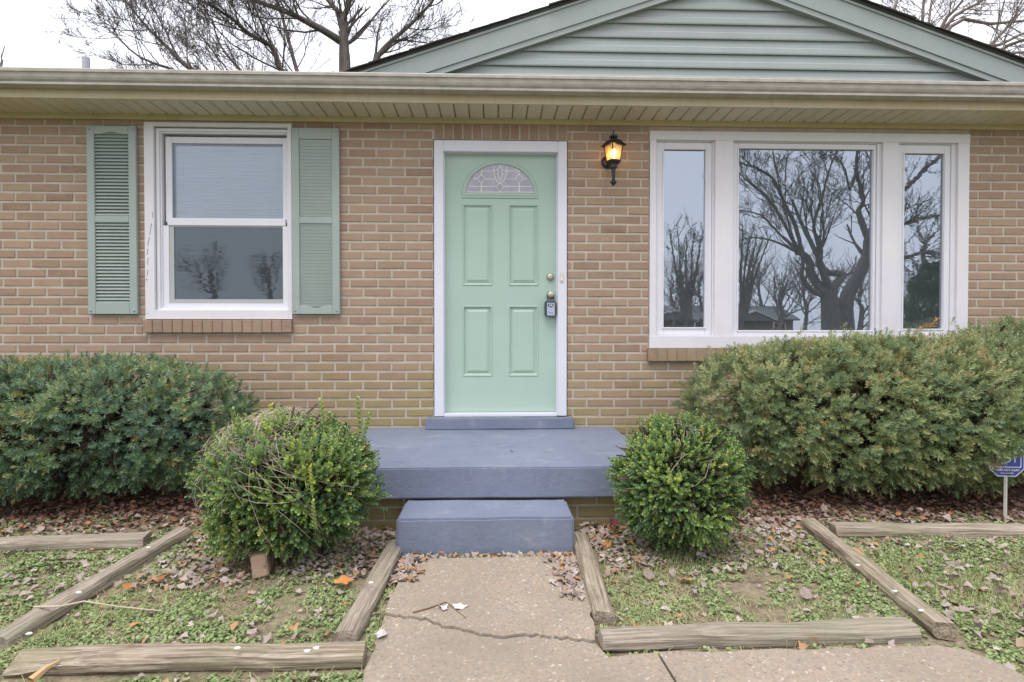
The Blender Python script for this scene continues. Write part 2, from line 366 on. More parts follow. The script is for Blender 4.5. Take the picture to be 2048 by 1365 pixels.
M['blind'] = paint('blind_white', (0.93, 0.94, 0.94), 0.5, 0.02)
M['room'] = paint('room_wall', (0.40, 0.40, 0.41), 0.9, 0.02)
t = NT('textured_door_glass'); M['door_glass'] = t.done(t.mix(t.rng(t.noise(t.pos(), 14, 5, 0.6), 0.3, 0.7), (0.30, 0.29, 0.34), (0.43, 0.41, 0.48)), 0.22, 0.6); t.bump(t.noise(t.pos(), 160, 3), 0.5, 0.003)
M['came'] = paint('brass_came', (0.82, 0.80, 0.77), 0.35, 0.05)
t = NT('satin_nickel'); M['nickel'] = t.done((0.50, 0.45, 0.37), 0.32, 0.5, 1.0)
M['black_metal'] = paint('black_lantern', (0.012, 0.012, 0.014), 0.35, 0.1, spec=0.5)
M['box_dark'] = paint('lockbox_dark', (0.055, 0.075, 0.085), 0.5)
M['box_grey'] = paint('lockbox_silver', (0.40, 0.43, 0.52), 0.4)
M['box_navy'] = paint('lockbox_window', (0.02, 0.025, 0.07), 0.3)
M['plain_white'] = paint('print_white', (0.8, 0.8, 0.8), 0.5)
M['bell'] = paint('doorbell_ivory', (0.66, 0.60, 0.50), 0.4)
t = NT('amber_glass'); t.n.remove(t.b)
g = t.new('ShaderNodeBsdfGlossy'); g.inputs['Roughness'].default_value = 0.08
tr = t.new('ShaderNodeBsdfTransparent'); t.put(tr.inputs['Color'], (0.95, 0.70, 0.42))
tl = t.new('ShaderNodeBsdfTranslucent'); t.put(tl.inputs['Color'], (0.85, 0.55, 0.25))
m1 = t.new('ShaderNodeMixShader'); m1.inputs['Fac'].default_value = 0.4; t.l.new(tr.outputs[0], m1.inputs[1]); t.l.new(tl.outputs[0], m1.inputs[2])
m2 = t.new('ShaderNodeMixShader'); m2.inputs['Fac'].default_value = 0.06; t.l.new(m1.outputs[0], m2.inputs[1]); t.l.new(g.outputs[0], m2.inputs[2])
t.l.new(m2.outputs[0], t.n['Material Output'].inputs['Surface']); M['amber'] = t.m
t = NT('lit_bulb'); t.b.inputs['Emission Color'].default_value = (1, 0.72, 0.38, 1); t.b.inputs['Emission Strength'].default_value = 9; M['bulb'] = t.done((0.9, 0.85, 0.7))
M['sign_blue'] = paint('sign_blue', (0.055, 0.075, 0.30), 0.35)
M['sign_edge'] = paint('sign_edge', (0.55, 0.56, 0.66), 0.4)
M['post'] = paint('sign_post', (0.52, 0.50, 0.44), 0.5, 0.1)
M['pvc'] = paint('pvc_pipe', (0.42, 0.42, 0.45), 0.5)
M['asphalt'] = paint('road_asphalt', (0.055, 0.054, 0.053), 0.9, 0.15)
M['far_brick'] = paint('neighbour_brick', (0.26, 0.19, 0.15), 0.9, 0.15)
M['far_roof'] = paint('neighbour_roof', (0.17, 0.175, 0.175), 0.9, 0.12)
M['far_dark'] = paint('neighbour_glass', (0.03, 0.035, 0.04), 0.15)

# ------------------------------------------------------------------ ground
def smooth(a, b, x):
    t_ = np.clip((x-a)/(b-a), 0, 1); return t_*t_*(3-2*t_)
def gz(x, y):
    x = np.asarray(x, float); y = np.asarray(y, float)
    n = 0.012*np.sin(3.1*x+1.3*y)*np.sin(2.7*y+0.8) + 0.006*np.sin(9.7*x-2)*np.sin(8.3*y+x)
    up = 0.045*smooth(-1.5, -0.4, y)
    bed = smooth(0.55, 0.75, np.abs(x+0.03)) * smooth(-2.75, -2.45, y)
    return -0.012 + up + bed*(0.018+n) - 0.02*smooth(-2.5, -3.0, y)
gx = np.unique(np.round(np.concatenate([-np.geomspace(5, 400, 14)[::-1], np.arange(-5, 5.01, 0.06), np.geomspace(5, 400, 14)]), 3))
gy = np.unique(np.round(np.concatenate([-np.geomspace(4, 400, 14)[::-1], np.arange(-4, 0.51, 0.06), np.geomspace(0.5, 400, 14)]), 3))
GX, GY = np.meshgrid(gx, gy); GZ = gz(GX, GY)
nx, ny = len(gx), len(gy)
idx = np.arange(nx*ny).reshape(ny, nx)
Q = np.stack([idx[:-1, :-1], idx[:-1, 1:], idx[1:, 1:], idx[1:, :-1]], -1).reshape(-1, 4)
ground = mesh_np('ground', np.stack([GX, GY, GZ], -1).reshape(-1, 3), Q, M['soil'], smooth=True)
tag(ground, kind='structure')
road = MB().box(-120, 120, -19, -12, -0.06, 0.0).build('road', M['asphalt']); tag(road, kind='structure')

# walkway: slabs split by a crack and a joint
def jag(pts, step=0.05, amp=0.012, seed=1):
    r = random.Random(seed); out = []
    for a, b in zip(pts[:-1], pts[1:]):
        n = max(1, int(math.dist(a, b)/step))
        for i in range(n):
            f = i/n; out.append((a[0]+(b[0]-a[0])*f + r.uniform(-amp, amp), a[1]+(b[1]-a[1])*f + r.uniform(-amp, amp)))
    out.append(pts[-1]); return out
g2 = lambda px, py: tuple(PZ(px, py, 0.012)[:2])
crack = jag([g2(772, 1228), g2(850, 1238), g2(895, 1254), g2(930, 1262), g2(1010, 1275), g2(1060, 1270), g2(1110, 1274), g2(1190, 1282)], 0.02, 0.009, 3)
left_edge_a = jag([g2(808, 1118), g2(790, 1180), crack[0]], 0.06, 0.010, 4)
right_edge_a = jag([crack[-1], g2(1180, 1200), g2(1152, 1112)], 0.06, 0.010, 5)
gap = 0.0035
slabA = left_edge_a[:-1] + [(x, y+gap) for x, y in crack] + right_edge_a[1:]
jx0, jx1 = g2(1315, 1302), g2(1372, 1372)
jd = ((jx1[0]-jx0[0]), (jx1[1]-jx0[1])); k_ = (-6-jx0[1])/jd[1]
jend = (jx0[0]+jd[0]*k_*0.35, -6.0)
left_edge_b = jag([crack[0], g2(752, 1290), g2(722, 1362), (-0.50, -2.95), (-0.50, -6)], 0.06, 0.012, 6)
top_b = jag([crack[-1], g2(1215, 1309), jx0], 0.06, 0.008, 7)
slabB = [(x, y-gap) for x, y in crack[::-1]] + left_edge_b[1:] + [(jend[0]-0.004, -6)] + [(jx0[0]-0.004, jx0[1])] + top_b[::-1][1:-1]
top_c = jag([jx0, g2(1600, 1296), g2(1880, 1290), g2(1935, 1300), g2(2050, 1347), (2.3, -3.0), (5.5, -3.3)], 0.07, 0.010, 8)
slabC = [(jx0[0]+0.004, jx0[1])] + [(jend[0]+0.004, -6.0)] + [(5.5, -6.0)] + top_c[::-1][:-1]
walk = empty('walkway'); tag(walk, kind='structure')
def slab(poly, z1, nm='slab'):
    bm = bmesh.new()
    vs = [bm.verts.new((x, y, z1)) for x, y in poly]
    f = bm.faces.new(vs)
    r = bmesh.ops.extrude_face_region(bm, geom=[f])
    for e in r['geom']:
        if isinstance(e, bmesh.types.BMVert): e.co.z -= 0.09
    bmesh.ops.recalc_face_normals(bm, faces=bm.faces)
    bmesh.ops.triangulate(bm, faces=[q for q in bm.faces if len(q.verts) > 4])
    me = bpy.data.meshes.new(nm); bm.to_mesh(me); bm.free(); me.materials.append(M['walk'])
    return link(bpy.data.objects.new(nm, me), walk)
slab(slabA, 0.014); slab(slabB, 0.006); slab(slabC, 0.008)
def inpoly(poly, x, y):
    x = np.asarray(x); y = np.asarray(y); c = np.zeros(x.shape, bool)
    for (x0, y0), (x1, y1) in zip(poly, poly[1:]+poly[:1]):
        m = ((y0 > y) != (y1 > y)); c ^= m & (x < (x1-x0)*(y-y0)/((y1-y0) or 1e-9)+x0)
    return c
_mx, _my = np.meshgrid(np.arange(-4, 6, .01), np.arange(-3.4, -1.0, .01))
_mask = inpoly(slabA, _mx, _my) | inpoly(slabB, _mx, _my) | inpoly(slabC, _mx, _my)
def on_walk(x, y):
    i = np.clip(((np.asarray(y)+3.4)/.01).astype(int), 0, _mask.shape[0]-1); j = np.clip(((np.asarray(x)+4)/.01).astype(int), 0, _mask.shape[1]-1)
    return _mask[i, j]

# ------------------------------------------------------------------ house
house = empty('brick_house', (0, 0, 0))
tag(house, 'tan brick ranch house with mint green front door and sage shutters', 'house')
ZS = Z(1000, 240)                              # underside of soffit at the wall
XL, XR = -5.6, 6.6
# openings on the wall plane (x0,x1,z0,z1)
DO = (X(868, 560), X(1134, 560), 0.36, Z(1000, 280))
WL = (X(290, 440), X(585, 440), Z(440, 640), Z(440, 247))
WR = (X(1298, 480), X(1937, 480), Z(1400, 697), Z(1600, 266))
holes = [DO, WL, WR]
m = MB(); xs = [XL, WL[0], WL[1], DO[0], DO[1], WR[0], WR[1], XR]
MY = 0.0045
for i in range(7):
    h = {1: WL, 3: DO, 5: WR}.get(i)
    if h is None: m.box(xs[i], xs[i+1], MY, 0.2, -0.25, ZS+0.02)
    else:
        m.box(xs[i], xs[i+1], MY, 0.2, -0.25, h[2]); m.box(xs[i], xs[i+1], MY, 0.2, h[3], ZS+0.02)
wall = m.build('brick_wall', M['mortar'], house)
CH, BH, BW, JN = 0.0735, 0.0575, 0.2225, 0.0150
ztop = Z(720, 261.5)                           # top of a full course
def brick_mesh(w, h, d, seed):
    r = random.Random(seed); j = lambda a: r.uniform(-a, a)
    x, zz = w/2, h/2; c = 0.004
    V = [(sx*x+j(.0012), 0.02, sz*zz+j(.0012)) for sx, sz in ((-1,-1),(1,-1),(1,1),(-1,1))]
    V += [(sx*x+j(.0012), -d+c+j(.001), sz*zz+j(.0012)) for sx, sz in ((-1,-1),(1,-1),(1,1),(-1,1))]
    V += [(sx*(x-c)+j(.001), -d+j(.0015), sz*(zz-c)+j(.001)) for sx, sz in ((-1,-1),(1,-1),(1,1),(-1,1))]
    Fc = [(8,9,10,11)] + [(a, (a+1) % 4, 4+(a+1) % 4, 4+a) for a in range(4)] + [(4+a, 4+(a+1) % 4, 8+(a+1) % 4, 8+a) for a in range(4)]
    return V, Fc
variants = []
for s_ in range(5):
    V, Fc = brick_mesh(BW-JN, BH, 0.0, s_)
    me = bpy.data.meshes.new('brick'); me.from_pydata(V, [], Fc); me.materials.append(M['brick']); variants.append((me, V, Fc))
rest = MB(); cnt = 0
brick_spots = []
zrow = ztop; rows = []
k = -1
while True:
    z1 = ztop - k*CH; z0 = z1 - BH
    if z1 < -0.1: break
    rows.append((k, z0, min(z1, ZS+0.01))); k += 1
x_ref = X(753.5, 268)
SOLD = (X(868, 268), X(1134, 268), Z(1000, 280), ZS)
for k, z0, z1 in rows:
    off = x_ref + (BW/2 if k % 2 else 0) + random.uniform(-.006, .006)
    segs = []
    cuts = []
    for h in holes + [SOLD, (WL[0]-.025, WL[1]-.004, Z(440, 667), WL[2])] + [(WR[0]-0.01, WR[1]+.02, Z(1400, 724), WR[2])]:
        if z0 < h[3]-0.004 and z1 > h[2]+0.012: cuts.append((h[0], h[1]))
    i0 = int((XL-off)/BW)-1
    for i in range(i0, i0+int((XR-XL)/BW)+3):
        a, b = off+i*BW+JN/2, off+(i+1)*BW-JN/2
        parts = [(max(a, XL), min(b, XR))]
        for c0, c1 in cuts:
            q = []
            for p0, p1 in parts:
                if c1 <= p0 or c0 >= p1: q.append((p0, p1)); continue
                if p0 < c0-JN*0.5: q.append((p0, c0-0.004))
                if p1 > c1+JN*0.5: q.append((c1+0.004, p1))
            parts = q
        for p0, p1 in parts:
            if p1-p0 > 0.018: brick_spots.append((p0, p1, z0, z1))
def near(p0, p1, z0):
    c = (p0+p1)/2
    return z0 > 0.3 and p1-p0 > 0.1 and (-1.22 < c < DO[0] or DO[1] < c < WR[0] or (-3.72 < c < -3.1 and z0 > 1.0))
for p0, p1, z0, z1 in brick_spots:
    me, V, Fc = variants[random.randrange(5)]
    sx, sz = (p1-p0)/(BW-JN), (z1-z0)/BH
    loc = ((p0+p1)/2, random.uniform(-.0015, .0015), (z0+z1)/2)
    if cnt < 300 and near(p0, p1, z0):
        o = bpy.data.objects.new('brick', me); o.location = loc; o.scale = (sx, 1, sz); link(o, wall); cnt += 1
    else:
        rest.add([(v[0]*sx+loc[0], v[1]+loc[1], v[2]*sz+loc[2]) for v in V], Fc)
bw = mesh_py('brickwork', rest.v, rest.f, M['brick'], wall); tag(bw, kind='stuff')
# soldier course over the door
n = 14; w = (SOLD[1]-SOLD[0])/n
for i in range(n):
    V, Fc = brick_mesh(w-0.012, SOLD[3]-SOLD[2]-0.006, 0.0, 50+i)
    o = mesh_py('soldier_brick', V, Fc, M['brick'], wall); o.location = (SOLD[0]+(i+.5)*w, 0, (SOLD[2]+SOLD[3])/2+0.003)
# brick sills
def brick_sill(x0, x1, z0, z1, n, nm):
    s = MB().box(x0+.004, x1-.004, -0.026, 0.1, z0+0.004, z1-0.003).build(nm, M['mortar'], house)
    w = (x1-x0)/n
    for i in range(n):
        a = x0+i*w
        b_ = MB().box(a+.0035, a+w-.0035, -0.036+random.uniform(-.002, .002), 0.09, z0+random.uniform(0, .002), z1-0.001).build('brick', M['brick_sill'], s, bevel=0.003, seg=1)
    return s
brick_sill(X(284, 655, -.04), X(583, 655, -.04), Z(440, 666, -.04), WL[2], 15, 'window_sill')
brick_sill(X(1296, 710, -.04), WR[1]+0.02, Z(1400, 723, -.04), WR[2], 34, 'window_sill')

# shell and dark rooms behind the glass
sh = MB()
sh.box(XL, XL+.2, 0.2, 8.4, -.25, ZS+.02); sh.box(XR-.2, XR, 0.2, 8.4, -.25, ZS+.02); sh.box(XL+.2, XR-.2, 8.2, 8.4, -.25, ZS+.02)
sh.build('outer_wall', M['far_brick'], house)
MB().box(XL+.21, XR-.21, 0.21, 8.19, ZS-.09, ZS-.03).build('room_ceiling', M['room'], house)
MB().box(XL+.21, XR-.21, 0.21, 8.19, 0.33, 0.38).build('room_floor', M['room'], house)
MB().box(XL+.21, XR-.21, 3.9, 4.0, 0.381, ZS-.091).build('room_wall', M['room'], house)
MB().box(-0.62, -0.54, 0.21, 3.89, 0.381, ZS-.091).build('room_wall', M['room'], house)

# frieze, soffit, fascia, gutter
YF = -0.328                                   # fascia face
zf0, zf1 = Z(1000, 250), ZS
MB().box(XL-.3, XR+.3, -0.026, 0.0, zf0, zf1+.004).build('frieze_trim', M['cream_dark'], house)
MB().box(XL-.3, XR+.3, -0.032, -0.0262, zf1-.010, zf1+.003).build('frieze_lip', M['cream_dark'], house)
sof = MB().box(XL-.3, XR+.3, YF+.002, 0.0, ZS+.022, ZS+.03).build('soffit', M['soffit_groove'], house)
SW = 0.1115; x0 = X(1000-7, 240)+0.012
me = None
V8 = MB().prism_y([(0.0035, ZS+.006), (0.012, ZS), (SW-.012, ZS), (SW-.0035, ZS+.006), (SW-.0035, ZS+.020), (0.0035, ZS+.020)], YF+.003, -0.0325)
for i in range(int((XL-.3-x0)/SW), int((XR+.3-x0)/SW)):
    if me is None:
        o = V8.build('soffit_panel', M['soffit'], sof); me = o.data
    else: o = link(bpy.data.objects.new('soffit_panel', me), sof)
    o.location = (x0+i*SW, 0, random.uniform(-.0012, .0012))
zfb, zft = Z(1000, 208, YF), Z(1000, 160, YF)
MB().prism_x([(YF, zfb), (YF-.004, zfb-.001), (YF-.006, zfb+.004), (YF-.004, zfb+.02), (YF-.004, zft), (YF+.02, zft), (YF+.02, zfb)], XL-.3, XR+.3).build('fascia', M['cream'], house)
GYF = -0.462
zt, zb = Z(1000, 149, GYF), Z(1000, 181, GYF+.035)
hgt = zt-zb
prof = [(GYF, zt), (GYF-.002, zt-.006), (GYF, zt-.024), (GYF+.010, zt-.027), (GYF+.014, zt-.04), (GYF+.013, zt-hgt*.42), (GYF+.016, zt-hgt*.55), (GYF+.024, zt-hgt*.70),
        (GYF+.036, zt-hgt*.80), (GYF+.040, zt-hgt*.83), (GYF+.034, zt-hgt*.85), (GYF+.034, zb), (YF-.0065, zb+.002)]
inner = [(y_+.003, z_+.003) for y_, z_ in prof[::-1]]
gut = MB().prism_x(prof + [(YF-.0065, zt-.02), (YF-.0095, zt-.02)] + inner[1:-1] + [(GYF+.004, zt)], XL-.3, XR+.3).build('gutter', M['gutter'], house)
for px in (668, 1545):
    xs_ = X(px, 195, YF); MB().box(xs_-.0015, xs_+.05, YF-.0085, YF-.0062, zfb+.0, zft-.01).build('fascia_lap', M['cream'], house)
xs_ = X(1010, 165, GYF)
MB().prism_x([(y_-.002, z_) for y_, z_ in prof[:-1]] + [(y_+.0005, z_) for y_, z_ in prof[:-1][::-1]], xs_, xs_+.02).build('gutter_seam', M['gutter'], house)
# main roof slabs, hidden by the gutter from here but real
rf = MB(); sl_ = 0.333; ze = zt-0.03
rf.prism_x([(YF-.05, ze), (4.1, ze+4.48*sl_), (8.6, ze+0.0), (8.6, ze-.05), (4.1, ze+4.48*sl_-.06), (YF-.05, ze-.05)], XL-.4, XR+.4)
roof = rf.build('roof', M['shingle'], house)
# vent pipe on roof
vx = X(172, 130, 0.55); vz = Z(172, 116, 0.55)
MB().lathe([(.032, -.5), (.032, 0), (.027, 0.0), (.027, -.1)], (vx, 0.55, vz), n=16).build('vent_pipe', M['pvc'], roof, smooth=False)
# cross gable
YG = -0.055
apo = P(1443, -92, YG); api = P(1447, -37, YG)
lo = P(697, 144, YG); ro = P(2048, 130, YG)
xa = (apo[0]+api[0])/2
so = ((apo[2]-lo[2])/(xa-lo[0]) + (apo[2]-ro[2])/(ro[0]-xa))/2
li = P(875, 148, YG); ri = P(1984, 167, YG)
si = ((api[2]-li[2])/(xa-li[0]) + (api[2]-ri[2])/(ri[0]-xa))/2
s = (so+si)/2
zo = (lo[2]+s*(xa-lo[0]) + ro[2]+s*(ro[0]-xa))/2      # apex height of the shingle line
zi = (li[2]+s*(xa-li[0]) + ri[2]+s*(ri[0]-xa))/2      # apex height of the siding line
zb_g = ze+0.02
gable = MB().prism_y([(xa-(zi-zb_g)/s, zb_g), (xa+(zi-zb_g)/s, zb_g), (xa, zi)], 0.0, 0.05).build('gable', M['siding'], house)
SP = (Z(1348, 21)-Z(1348, 138))/4
z0 = Z(1348, 138) - SP*2
for i in range(9):
    a, b = z0+i*SP, z0+(i+1)*SP
    if a > zi+0.02: break
    f0 = lambda zz: max(0.0, (zi+.03-zz)/s)
    w0, w1 = f0(a), f0(b)
    V = []; Fc = []
    for (zz, yy) in ((a, -.004), (a, -.020), (a+.010, -.022), (a+SP*.42, -.017), (a+SP*.52, -.010), (b-.001, -.004)):
        ww = f0(zz); V += [(xa-ww, yy, zz), (xa+ww, yy, zz)]
    for q in range(5): Fc.append((2*q, 2*q+1, 2*q+3, 2*q+2))
    mesh_py('siding_board', V, Fc, M['siding_vent'] if i >= 4 else M['siding'], gable)
vth = (zo-zi)
for sgn in (-1, 1):
    ln = (zo-ze)/s - 0.16
    def band(t0, t1, y0, y1, nm, mat, par):
        # band between vertical drops t0,t1 below the shingle line
        cut = zb_g+.002
        pts = [(xa, zo-t0), (xa+sgn*(zo-t0-cut)/s, cut), (xa+sgn*(zo-t1-cut)/s, cut), (xa, zo-t1)]
        return MB().prism_y(pts, y0, y1).build(nm, mat, par)
    band(0.045, vth-.045, YG-.012, 0.03, 'rake_board', M['siding'], gable)
    band(vth-.0445, vth, YG-.002, 0.02, 'rake_trim', M['siding'], gable)
    band(0.024, 0.0445, YG-.022, 0.03, 'drip_edge', M['siding'], gable)
    band(0.004, 0.0235, YG-.03, 0.6, 'roof_deck', M['shingle'], roof)
    pts = [(xa, zo-.004), (xa+sgn*(zo-.004-zb_g)/s, zb_g), (xa+sgn*(zo-.05-zb_g)/s, zb_g), (xa, zo-.05)]
    MB().prism_y(pts, 0.03, 6.0).build('roof_slope', M['shingle'], roof)
    nsh = int(ln/0.155)
    for q in range(nsh):
        c0, c1 = q*0.155, q*0.155+0.30
        th = 0.012
        pt = [(xa+sgn*c0, zo-s*c0-.003+.001), (xa+sgn*c1, zo-s*c1+th-.003), (xa+sgn*c1, zo-s*c1-.003), (xa+sgn*c0, zo-s*c0-.004)]
        pr = random.uniform(-.012, .01)
        MB().prism_y(pt, YG-.045+pr, YG+.16).build('shingle', M['shingle'], roof)

# ------------------------------------------------------------------ windows
def frame_boxes(mb, x0, x1, z0, z1, wl, wr, wb, wt, y0, y1):
    mb.box(x0, x0+wl, y0, y1, z0, z1); mb.box(x1-wr, x1, y0, y1, z0, z1)
    mb.box(x0+wl, x1-wr, y0, y1, z0, z0+wb); mb.box(x0+wl, x1-wr, y0, y1, z1-wt, z1); return mb
def pane(x0, x1, z0, z1, y, mat, par, nm='pane'):
    return MB().box(x0, x1, y, y+.004, z0, z1).build(nm, mat, par)
# left double-hung
win = frame_boxes(MB(), WL[0]+.002, WL[1]-.002, WL[2]+.004, WL[3], .074, .030, .072, .030, -0.012, 0.05)
win = win.build('window', M['white_trim'], house, bevel=0.002, seg=1); win['label'] = 'white double-hung window with a lowered blind in its upper sash'
fx0, fx1 = X(312, 430), X(577, 430); fz0, fz1 = WL[2]+.072+.004, Z(440, 258)
frame_boxes(MB(), fx0-.005, fx1+.006, fz0-.01, fz1+.004, .026, .016, .024, .022, 0.012, 0.09).build('window_frame', M['vinyl'], win, bevel=0.002, seg=1)
frame_boxes(MB(), fx0+.018, fx1-.008, fz0+.012, fz1-.016, .014, .012, .012, .014, 0.026, 0.10).build('stop', M['vinyl'], win)
ux0, ux1, uz0, uz1 = X(337, 360), X(560, 360), Z(440, 435), Z(440, 283)
frame_boxes(MB(), ux0-.052, ux1+.052, uz0-.03, uz1+.05, .050, .050, .031, .050, 0.052, 0.075).build('upper_sash', M['vinyl'], win, bevel=0.003, seg=1)
pane(ux0-.004, ux1+.004, uz0-.002, uz1+.002, 0.064, M['glass_clear'], win)
lx0, lx1, lz0, lz1 = X(333, 520), X(563, 520), Z(440, 607), Z(440, 450)
MB().box(ux0-.03, ux1+.03, 0.030, 0.0515, lz1-.001, uz0-.001).build('meeting_rail', M['vinyl'], win, bevel=0.003, seg=1)
frame_boxes(MB(), lx0-.045, lx1+.045, lz0-.03, lz1-.002, .045, .045, .030, .001, 0.034, 0.051).build('lower_sash', M['vinyl'], win)
frame_boxes(MB(), lx0-.001, lx1+.001, lz0-.001, lz1-.002, .038, .006, .035, .010, 0.040, 0.052).build('screen_frame', M['screen_frame'], win)
pane(lx0+.03, lx1-.004, lz0+.03, lz1-.008, 0.046, M['glass_screen'], win)
bl = MB(); zc = uz0-.02
while zc < uz1-.035:
    bl.add([(ux0+.008, 0.098, zc), (ux1-.004, 0.098, zc), (ux1-.004, 0.086, zc+.0125), (ux0+.008, 0.086, zc+.0125), (ux0+.008, 0.099, zc+.0185), (ux1-.004, 0.099, zc+.0185)], [(0,1,2,3), (3,2,5,4)]); zc += .0195
bl.box(ux0+.006, ux1-.003, 0.10, 0.13, uz1-.035, uz1-.008)
bo = bl.build('window_blind', M['blind']); tag(bo, 'closed pale blue-white slat blind behind the left window\'s upper sash', 'blind')
# old caulk crack down the left casing
r_ = random.Random(5); ck = MB()
for a, b in (((303, 447), (299, 470)), ((298, 474), (296, 492)), ((295, 498), (294, 510)), ((297, 516), (295, 530)), ((297, 540), (294, 552)), ((305, 425), (305, 436)), ((294, 558), (293, 562)), ((296, 626), (295, 629))):
    p, q = P(*a, -0.0125), P(*b, -0.0125)
    pts = [p+(q-p)*f + np.array([r_.uniform(-.003, .003), -.0012, 0]) for f in (0, .33, .66, 1)]
    ck.tube(pts, .0012, 4)
ck.build('caulk_crack', M['dark_gap'], win)
# right picture window with two casements
win2 = MB()
cx = [X(1300, 480), X(1312, 480), X(1427, 480), X(1466, 480), X(1757, 480), X(1797, 480), X(1906, 480), X(1936, 480)]
zt2, zb2 = Z(1600, 284), Z(1400, 672)
win2.box(WR[0]+.002, WR[1]-.002, -0.018, 0.06, WR[2]+.002, zb2-.002)           # sill board
win2.box(WR[0]+.002, WR[1]-.002, -0.012, 0.06, zt2+.002, WR[3])                 # head
for a, b in ((cx[0]-.004, cx[1]), (cx[2]+.008, cx[3]-.004), (cx[4]+.026, cx[5]-.006), (cx[6]+.030, cx[7])):
    win2.box(a, b, -0.010, 0.06, zb2-.0018, zt2+.0018)
win2 = win2.build('window', M['white_trim'], house, bevel=0.002, seg=1); win2['label'] = 'white framed picture window between two narrow casements, reflecting bare trees'
def lite(px0, px1, gx0, gx1, gy0, gy1, ref, mat, dy, xo=0.0):
    a, b = X(px0, 480)-.012, X(px1, 480)+.03
    frame_boxes(MB(), a, b, zb2-.0015, zt2+.0015, .014, .034, .006, .006, 0.018, 0.08).build('window_frame', M['vinyl'], win2)
    g0, g1, h0, h1 = X(gx0, 480, 0.045), X(gx1, 480, 0.045), Z(ref, gy1, 0.045), Z(ref, gy0, 0.045)
    frame_boxes(MB(), a+.0145, b-.0345, zb2+.005, zt2-.005, g0-a-.0145+.002, b-.0345-g1+.002, h0-zb2-.005, zt2-.005-h1, 0.028, 0.075).build('sash', M['vinyl'], win2, bevel=0.004, seg=1)
    frame_boxes(MB(), g0-.012, g1+.012, h0-.012, h1+.012, .012, .012, .012, .012, 0.020, 0.0279).build('glazing_bead', M['vinyl'], win2, bevel=0.002, seg=1)
    pane(g0-.002, g1+.002, h0-.002, h1+.002, 0.045, mat, win2)
lite(1312, 1427, 1326, 1409, 301, 655, 1370, M['glass_wavy'], 0)
lite(1468, 1757, 1475, 1742, 300, 661, 1600, M['glass'], 0)
lite(1797, 1906, 1804, 1884, 309, 658, 1845, M['glass_wavy'], 0)

# ------------------------------------------------------------------ shutters
def shutter(px0, px1, py0, py1, flip, lab):
    x0, x1 = X(px0, 440), X(px1, 440); zA, zB = Z((px0+px1)/2, py1), Z((px0+px1)/2, py0)
    w, h = x1-x0, zB-zA
    st = 0.058; yf, yb = -0.034, -0.002
    mb = MB()
    mb.box(x0, x0+st, yf, yb, zA, zB); mb.box(x1-st, x1, yf, yb, zA, zB)
    zmid = zA + h*(0.505 if not flip else 0.505)
    mid = (zmid-.026, zmid+.026)
    lowr, topr = .094, .066
    if flip: lowr, topr = .066, .088
    a, b = x0+st, x1-st
    arch = [(a+(b-a)*i/12, .018*math.sin(math.pi*min(max((i/12-.18)/.64, 0), 1))**1.5) for i in range(13)]
    if not flip:
        mb.box(a, b, yf, yb, zA, zA+lowr)
        mb.prism_y([(x, zB-topr+q) for x, q in arch]+[(b, zB), (a, zB)], yf, yb)
    else:
        mb.box(a, b, yf, yb, zB-topr, zB)
        mb.prism_y([(a, zA), (b, zA)]+[(x, zA+lowr-q) for x, q in arch[::-1]], yf, yb)
    mb.box(a, b, yf, yb, *mid)
    o = mb.build('shutter', M['sage'], house, bevel=0.003, seg=1); o['label'] = lab
    MB().box(x0+.01, x1-.01, -.008, -.0025, zA+.01, zB-.01).build('backing', M['sage'], o)
    pitch = 0.0262
    for lo_, hi in ((zA+lowr-.012, mid[0]), (mid[1], zB-topr+.014)):
        zc = lo_+.004; me = None
        while zc < hi-.006:
            if me is None:
                dz = .018
                if not flip: Vp = [(-.029, 0), (-.011, dz+.004), (-.009, dz+.004), (-.026, -.002)]
                else: Vp = [(-.0265, 0.0235), (-.0215, 0.0), (-.019, 0.0), (-.0235, 0.0245)]
                ob = MB().prism_x(Vp, a+.001, b-.001).build('slat', M['sage'], o); me = ob.data
            else: ob = link(bpy.data.objects.new('slat', me), o)
            ob.location = (0, 0, zc); zc += pitch
    for sx in (x0+.022, x1-.022):
        for sz in (zA+.028, zB-.028):
            MB().lathe([(.008, 0), (.0085, -.003), (.005, -.006)], (sx, yf-.0005, sz), 'y', 10).build('screw_cap', M['sage'], o)
shutter(180, 278, 254.5, 629, False, 'louvred sage green shutter left of the double-hung window, arch at its top')
shutter(586.5, 681, 259, 629, True, 'louvred sage green shutter right of the double-hung window, hung upside down')

# ------------------------------------------------------------------ door
cw = 0.078
df = MB()
zth = Z(1000, 828); dtop = DO[3]
df.box(DO[0]+.003, DO[0]+cw, -0.018, 0.06, 0.452, dtop-.012); df.box(DO[1]-cw+.002, DO[1]-.003, -0.018, 0.06, 0.452, dtop-.012)
df.box(DO[0]+cw, DO[1]-cw+.002, -0.018, 0.06, dtop-.012-.088, dtop-.012)
door_frame = df.build('door_frame', M['casing'], house, bevel=0.004)
frame_boxes(MB(), DO[0]+cw-.012, DO[1]-cw+.014, 0.452, dtop-.09, .020, .020, .001, .014, 0.024, 0.12).build('door_stop', M['casing'], door_frame)
frame_boxes(MB(), DO[0]-.003, DO[1]+.003, 0.46, dtop-.003, .02, .02, .001, .02, 0.0, 0.05).build('caulk_line', M['dark_gap'], door_frame)
MB().box(DO[0]+cw, DO[1]-cw, -0.03, 0.09, 0.448, 0.476).build('threshold', M['casing'], door_frame, bevel=0.006)
dx0, dx1 = DO[0]+cw-.002, DO[1]-cw+.004
dz0, dz1 = 0.479, dtop-.095
yd = 0.052
pxs = [X(925, 560, yd), X(985, 560, yd), X(1017, 560, yd), X(1077, 560, yd)]
